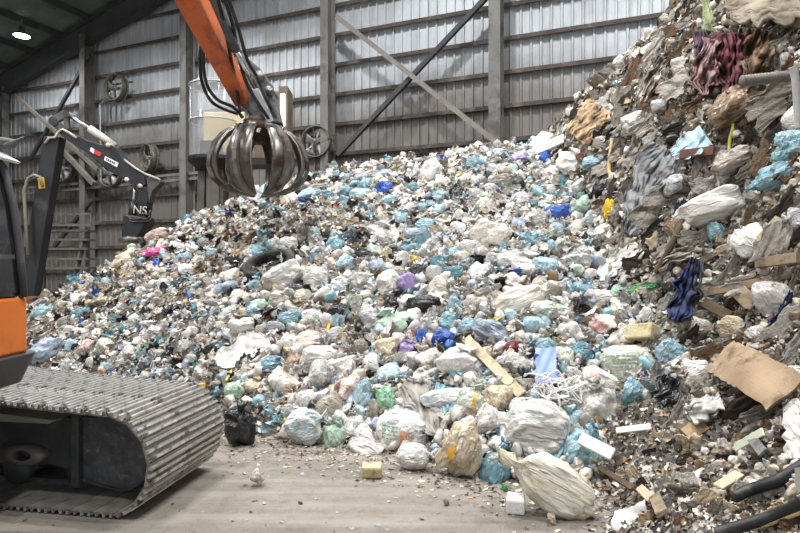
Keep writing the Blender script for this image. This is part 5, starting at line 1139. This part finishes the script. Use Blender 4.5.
# ================================================================== THE REST OF THE BAGS, ONE BY ONE
TAKEN += [(263, 424, 17), (268, 445, 18), (246, 452, 16), (285, 450, 14)]
LM += [(255, 190, 'grapple tips'), (500, 150, 'right wall column'), (35, 300, 'black crane base'), (215, 400, 'end of the excavator track')]
SHAPE = dict(knot='knotted', pillow='plump', long='long', slump='slumped', crumple='crumpled', ears='tied', ball='round')
def side_word(dx, dy):
    a = math.degrees(math.atan2(-dy, dx)) % 360
    return ['right of', 'upper right of', 'above', 'upper left of', 'left of', 'lower left of', 'below', 'lower right of'][int((a+22.5)//45) % 8]
PENDING = []      # (object, noun phrase, px, py)
def name_pending():
    d = {}
    for o, ph, x, y in PENDING:
        i = min(range(len(LM)), key=lambda k: (LM[k][0]-x)**2+(LM[k][1]-y)**2); lx, ly, lm = LM[i]
        d.setdefault((ph, side_word(x-lx, y-ly), lm), []).append((math.hypot(x-lx, y-ly), o))
    ordw = ['', 'second ', 'third ', 'fourth ', 'fifth ', 'sixth ', 'seventh ', 'eighth ', 'ninth ', 'tenth ']
    for (ph, sd, lm), L in d.items():
        for k, (_, o) in enumerate(sorted(L, key=lambda t_: t_[0])):
            o['label'] = f"{ph} {sd} the {lm}" if len(L) == 1 else f"{ordw[min(k, 9)] or 'nearest '}{ph} {sd} the {lm}"
def in_view(px, py):
    if px < 40 and py < 400: return False
    if px < 232 and py > 372 + .10*max(0, px-120): return False
    if 205 < px < 308 and py < 192: return False
    return True
def fill(n, region, sizes, kinds, cols, cw, seed, gap=.72, name='plastic_bag', cat='bag', group=None, sheet=False, tries=30000, lift=.35, matf=None, noun=None, solid=0, lean=False):
    rs = np.random.RandomState(seed); px = rs.uniform(region[0], region[2], tries); py = rs.uniform(region[1], region[3], tries); P = cast(px, py); made = 0
    pr_ = samp(GP, P[:, 0], P[:, 1]); hh = samp(GH, P[:, 0], P[:, 1]); cw = np.array(cw)/sum(cw)
    for x, y, q, p_, h_ in zip(px, py, P, pr_, hh):
        if made >= n: break
        if np.isnan(q[0]) or q[1] > 18.5 or h_ < .05 or not in_view(x, y) or not region[4](x, y, p_): continue
        r = rs.uniform(*sizes)*(.8+.5*rs.rand()**3); rp = r*FOC/q[1]
        if any((x-a)**2+(y-b)**2 < (gap*(rp+c))**2 for a, b, c in TAKEN): continue
        col = cols[rs.choice(len(cols), p=cw)]; kind = kinds[rs.randint(len(kinds))]
        if sheet: me = SHT[rs.randint(len(SHT))]
        else: me = PRO[kind][rs.randint(len(PRO[kind]))]
        if not me.materials: me.materials.append(None)
        s_ = q[1]/FOC; asp = rs.uniform(.62, 1.0)
        if kind in ('long',): asp = .5
        nm = name if col not in ('black',) or sheet else 'bin_bag'
        o = bpy.data.objects.new(nm, me); C.objects.link(o); o.material_slots[0].link = 'OBJECT'; o.material_slots[0].material = matf[col] if matf else B[col][0]
        if lean: asp = rs.uniform(.28, .65)
        c = Vector(q); d = (Vector((0, 0, EYE))-c).normalized(); hy = r*asp*(rs.uniform(.3, .6) if sheet else rs.uniform(.65, .9)); c = c+d*hy*lift
        o.scale = (r*asp, hy, r); face_to_cam(o, q[0]/q[1], rs.uniform(5, 75) if lean else rs.uniform(-110, 110), rs.uniform(-.5, .3)); o.location = c
        if solid: b_ = o.modifiers.new('solid', 'SOLIDIFY'); b_.thickness = solid/r; b_.offset = 0
        if not sheet and kind in ('knot', 'ball', 'ears') and rp > 12:
            kn = bpy.data.objects.new('knot', KNOT); C.objects.link(kn); kn.parent = o; kr = .16*min(r*asp, r); kn.scale = (kr/(r*asp), kr/hy, kr/r); kn.location = (0, -.1, .86)
            kn.material_slots[0].link = 'OBJECT'; kn.material_slots[0].material = o.material_slots[0].material
        word = (noun(col) if noun else f"{SHAPE[kind]} {B[col][1]} bag"); tag(o, 'x', cat, group or ('black bags in the heap' if nm == 'bin_bag' else 'plastic bags in the heap')); PENDING.append((o, word, x, y)); TAKEN.append((x, y, rp*.8)); made += 1
    print(name, made); return made
low = lambda x, y, p: p < .35 and not (x > 600 and y > 400)
KK = ['knot', 'slump', 'crumple', 'slump', 'ears', 'pillow', 'long', 'ball', 'crumple', 'knot']
CC = ['white', 'cream', 'clear', 'grey', 'bluegrey', 'teal', 'deepteal', 'sky', 'royal', 'black', 'beige', 'pinkish', 'pgreen', 'bfill', 'rfill', 'gfill', 'lilac', 'green', 'yellow', 'dust']
CW = [26, 14, 15, 7, 4, 9, 4, 7, 1.2, 3.5, 2, 1, 2, 7, 1.5, 4, .8, .5, 0, 4]
CWL = [14, 10, 9, 8, 3, 3, 2, 3, 2, 12, 6, 2, 1, 2, 2, 2, .5, .5, .3, 8]
# lower and middle heap: big bags first, then smaller ones into the gaps
fill(75, (240, 250, 690, 480, low), (.20, .30), KK, CC, CW, 21, .80)
fill(85, (220, 150, 690, 480, lambda x, y, p: low(x, y, p) and not (205 < x < 370 and 205 < y < 270)), (.145, .235), KK, CC, CW, 22, .74)
fill(30, (40, 195, 330, 395, lambda x, y, p: p < .35), (.12, .20), KK, CC, CWL, 23, .9)
fill(25, (300, 145, 640, 260, low), (.10, .16), KK, CC, CW, 24, .75)
# the bank: dusty bags
fill(28, (560, 0, 800, 430, lambda x, y, p: p > .3), (.12, .26), ['slump', 'crumple', 'slump', 'pillow'], ['dust', 'grey', 'clear', 'cream', 'brown', 'beige', 'black', 'white', 'teal'], [9, 7, 7, 7, 3, 3, 2, 5, .6], 25, .85, lift=.2, group='soiled bags in the bank')
# flat pieces: film, paper, cardboard and rags
fill(150, (60, 150, 690, 470, low), (.07, .15), ['crumple'], ['white', 'cream', 'clear', 'teal', 'grey', 'black', 'sky', 'beige', 'dust'], [10, 6, 6, 3, 3, 2, 2, 2, 2], 31, .5, 'film_scrap', 'film', 'film scraps on the heap', True, noun=lambda c: f"flat {B[c][1]} film scrap", solid=.004)
CM = {'tan': M_card, 'pale': M_cardp}
fill(60, (80, 150, 790, 525, lambda x, y, p: True), (.05, .11), ['crumple'], ['tan', 'pale'], [1, 1], 32, .45, 'cardboard_piece', 'cardboard', 'cardboard pieces in the waste', True, noun=lambda c: f"torn {c} cardboard piece", matf=CM, solid=.012)
RM = {'grey brown': cloth('grey brown rag', '#7b746b', '#969086'), 'dark': cloth('dark rag', '#332e2a', '#47403a'), 'tan': M_brownc, 'grey': cloth('grey rag', '#8f8b85', '#a8a49d'), 'pale': cloth('pale rag', '#bfb8ae', '#d2ccc3', '#7d7365'), 'faded red': cloth('faded red rag', '#7c4a47', '#93605b'), 'blue': M_navyc}
fill(150, (560, 0, 798, 430, lambda x, y, p: p > .3), (.16, .38), ['crumple'], list(RM), [8, 7, 6, 7, 8, .5, .3], 33, .46, 'rag', 'rag', 'rags and sheets in the bank', True, noun=lambda c: f"{c} crumpled rag", matf=RM, lift=.5, solid=.01, lean=True)
FM = dict(RM); 
fill(120, (600, 380, 798, 530, lambda x, y, p: True), (.03, .08), ['crumple'], ['pale', 'grey brown', 'dark', 'grey', 'tan'], [9, 5, 2, 4, 3], 34, .5, 'debris_piece', 'debris', 'flat debris at the foot of the bank', True, noun=lambda c: f"flat {c} debris piece", matf=RM, lift=.4, solid=.006)
name_pending()
def gaps(n, region, pxs, seed, gap, tries=40000):
    rs = np.random.RandomState(seed); px = rs.uniform(region[0], region[2], tries); py = rs.uniform(region[1], region[3], tries); P = cast(px, py); pr_ = samp(GP, P[:, 0], P[:, 1]); hh = samp(GH, P[:, 0], P[:, 1]); out = []; sz = []
    ok = ~np.isnan(P[:, 0]) & (P[:, 1] < 18.5) & (hh > .05); TT_ = np.zeros((len(TAKEN)+n+1, 3)); TT_[:len(TAKEN)] = TAKEN
    for i in np.flatnonzero(ok):
        if len(out) >= n: break
        if not region[4](px[i], py[i], pr_[i]) or (P[i][0]-P1.x)*WN.x+(P[i][1]-P1.y)*WN.y < 2: continue
        rp = rs.uniform(*pxs)/2
        T = TT_[:len(TAKEN)]
        if ((T[:, 0]-px[i])**2+(T[:, 1]-py[i])**2 < (gap*(rp+T[:, 2]))**2).any(): continue
        out.append(P[i]); sz.append(min(.2, max(.05, rp*P[i][1]/FOC))); TAKEN.append((px[i], py[i], rp*.8)); TT_[len(TAKEN)-1] = TAKEN[-1]
    print('gaps', len(out)); return np.array(out), np.array(sz)
TP = ['#e6e3df', '#dbd4c9', '#cbc9c5', '#b9b9b8', '#a9b6c6', '#8cb2bd', '#5f8a97', '#b0cad4', '#3a62ac', '#2a2a2c', '#c9b79b', '#e6d5cf', '#c2d6c8', '#a79e92', '#8a7258', '#a8705a', '#c9b25a']
W_TP = [24, 15, 18, 13, 6, 6, 3, 6, .8, 6, 3, 4, 2, 7, 1.5, .4, .4]
W_TL = [9, 8, 9, 10, 3, 2, 1.5, 2, .6, 14, 6, 2, 1, 12, 8, .4, .4]
P_, S_ = gaps(200, (230, 255, 690, 480, low), (14, 24), 51, .62)
P2, S2 = gaps(260, (60, 145, 690, 400, lambda x, y, p: low(x, y, p) and not (205 < x < 390 and 205 < y < 285)), (7, 14), 52, .66)
heap_of('small_bags', np.concatenate([P_, P2]), np.concatenate([S_, S2]), TP, W_TP, 'many small crumpled bags packed between the larger bags of the main heap', 'bags', 5)
P_, S_ = gaps(500, (230, 240, 690, 480, low), (12, 26), 55, .42)
P2, S2 = gaps(900, (60, 145, 690, 400, low), (7, 15), 56, .46)
Pa, Sa = np.concatenate([P_, P2]), np.concatenate([S_, S2]); xx = CX+FOC*Pa[:, 0]/Pa[:, 1]; yy = CY-FOC*(Pa[:, 2]-EYE)/Pa[:, 1]; lf = ((xx < 400) & (yy < 290)) | ((xx < 330) & (yy < 330))
heap_of('dark_film_pieces', Pa[lf], Sa[lf], TP, W_TL, 'small dark and pale film pieces on the upper left slope of the heap', 'film', 8, sheets=True)
heap_of('film_pieces', Pa[~lf], Sa[~lf], TP, W_TP, 'small crumpled pieces of film and paper pressed between the bags of the main heap', 'film', 7, sheets=True)
P_, S_ = gaps(260, (560, 0, 800, 500, lambda x, y, p: p > .3), (9, 20), 53, .6)
heap_of('soiled_bundles', P_, S_, ['#a79e92', '#8a7d6d', '#6a5f53', '#c2b8a9', '#d6d0c7', '#4a4139', '#7a6550', '#8fa6ae', '#2d2824'], [10, 8, 6, 7, 5, 5, 4, 1, 4], 'small soiled bundles pressed into the steep brown bank', 'bundles', 6)
# small things on the floor
for i, (x, y, r, col, lb) in enumerate(((257, 481, 9, 'cream', 'crumpled pale paper ball alone on the floor'), (446, 505, 4, 'dust', 'small grey scrap on the floor below the lumpy bag'), (552, 522, 6, 'beige', 'brown leaf of paper on the floor under the big sack'), (505, 491, 4, 'green', 'tiny green scrap by the white foam block'))):
    place(x, y, r*2, r*1.5, 'crumple', col, lb, 'litter', 'paper_ball', 60)

# ================================================================== LIGHT
w = bpy.data.worlds.new('world'); sc.world = w; w.use_nodes = True; t = w.node_tree; bg = t.nodes['Background']
bg.inputs[0].default_value = (.93, .97, 1.0, 1); bg.inputs[1].default_value = SKY
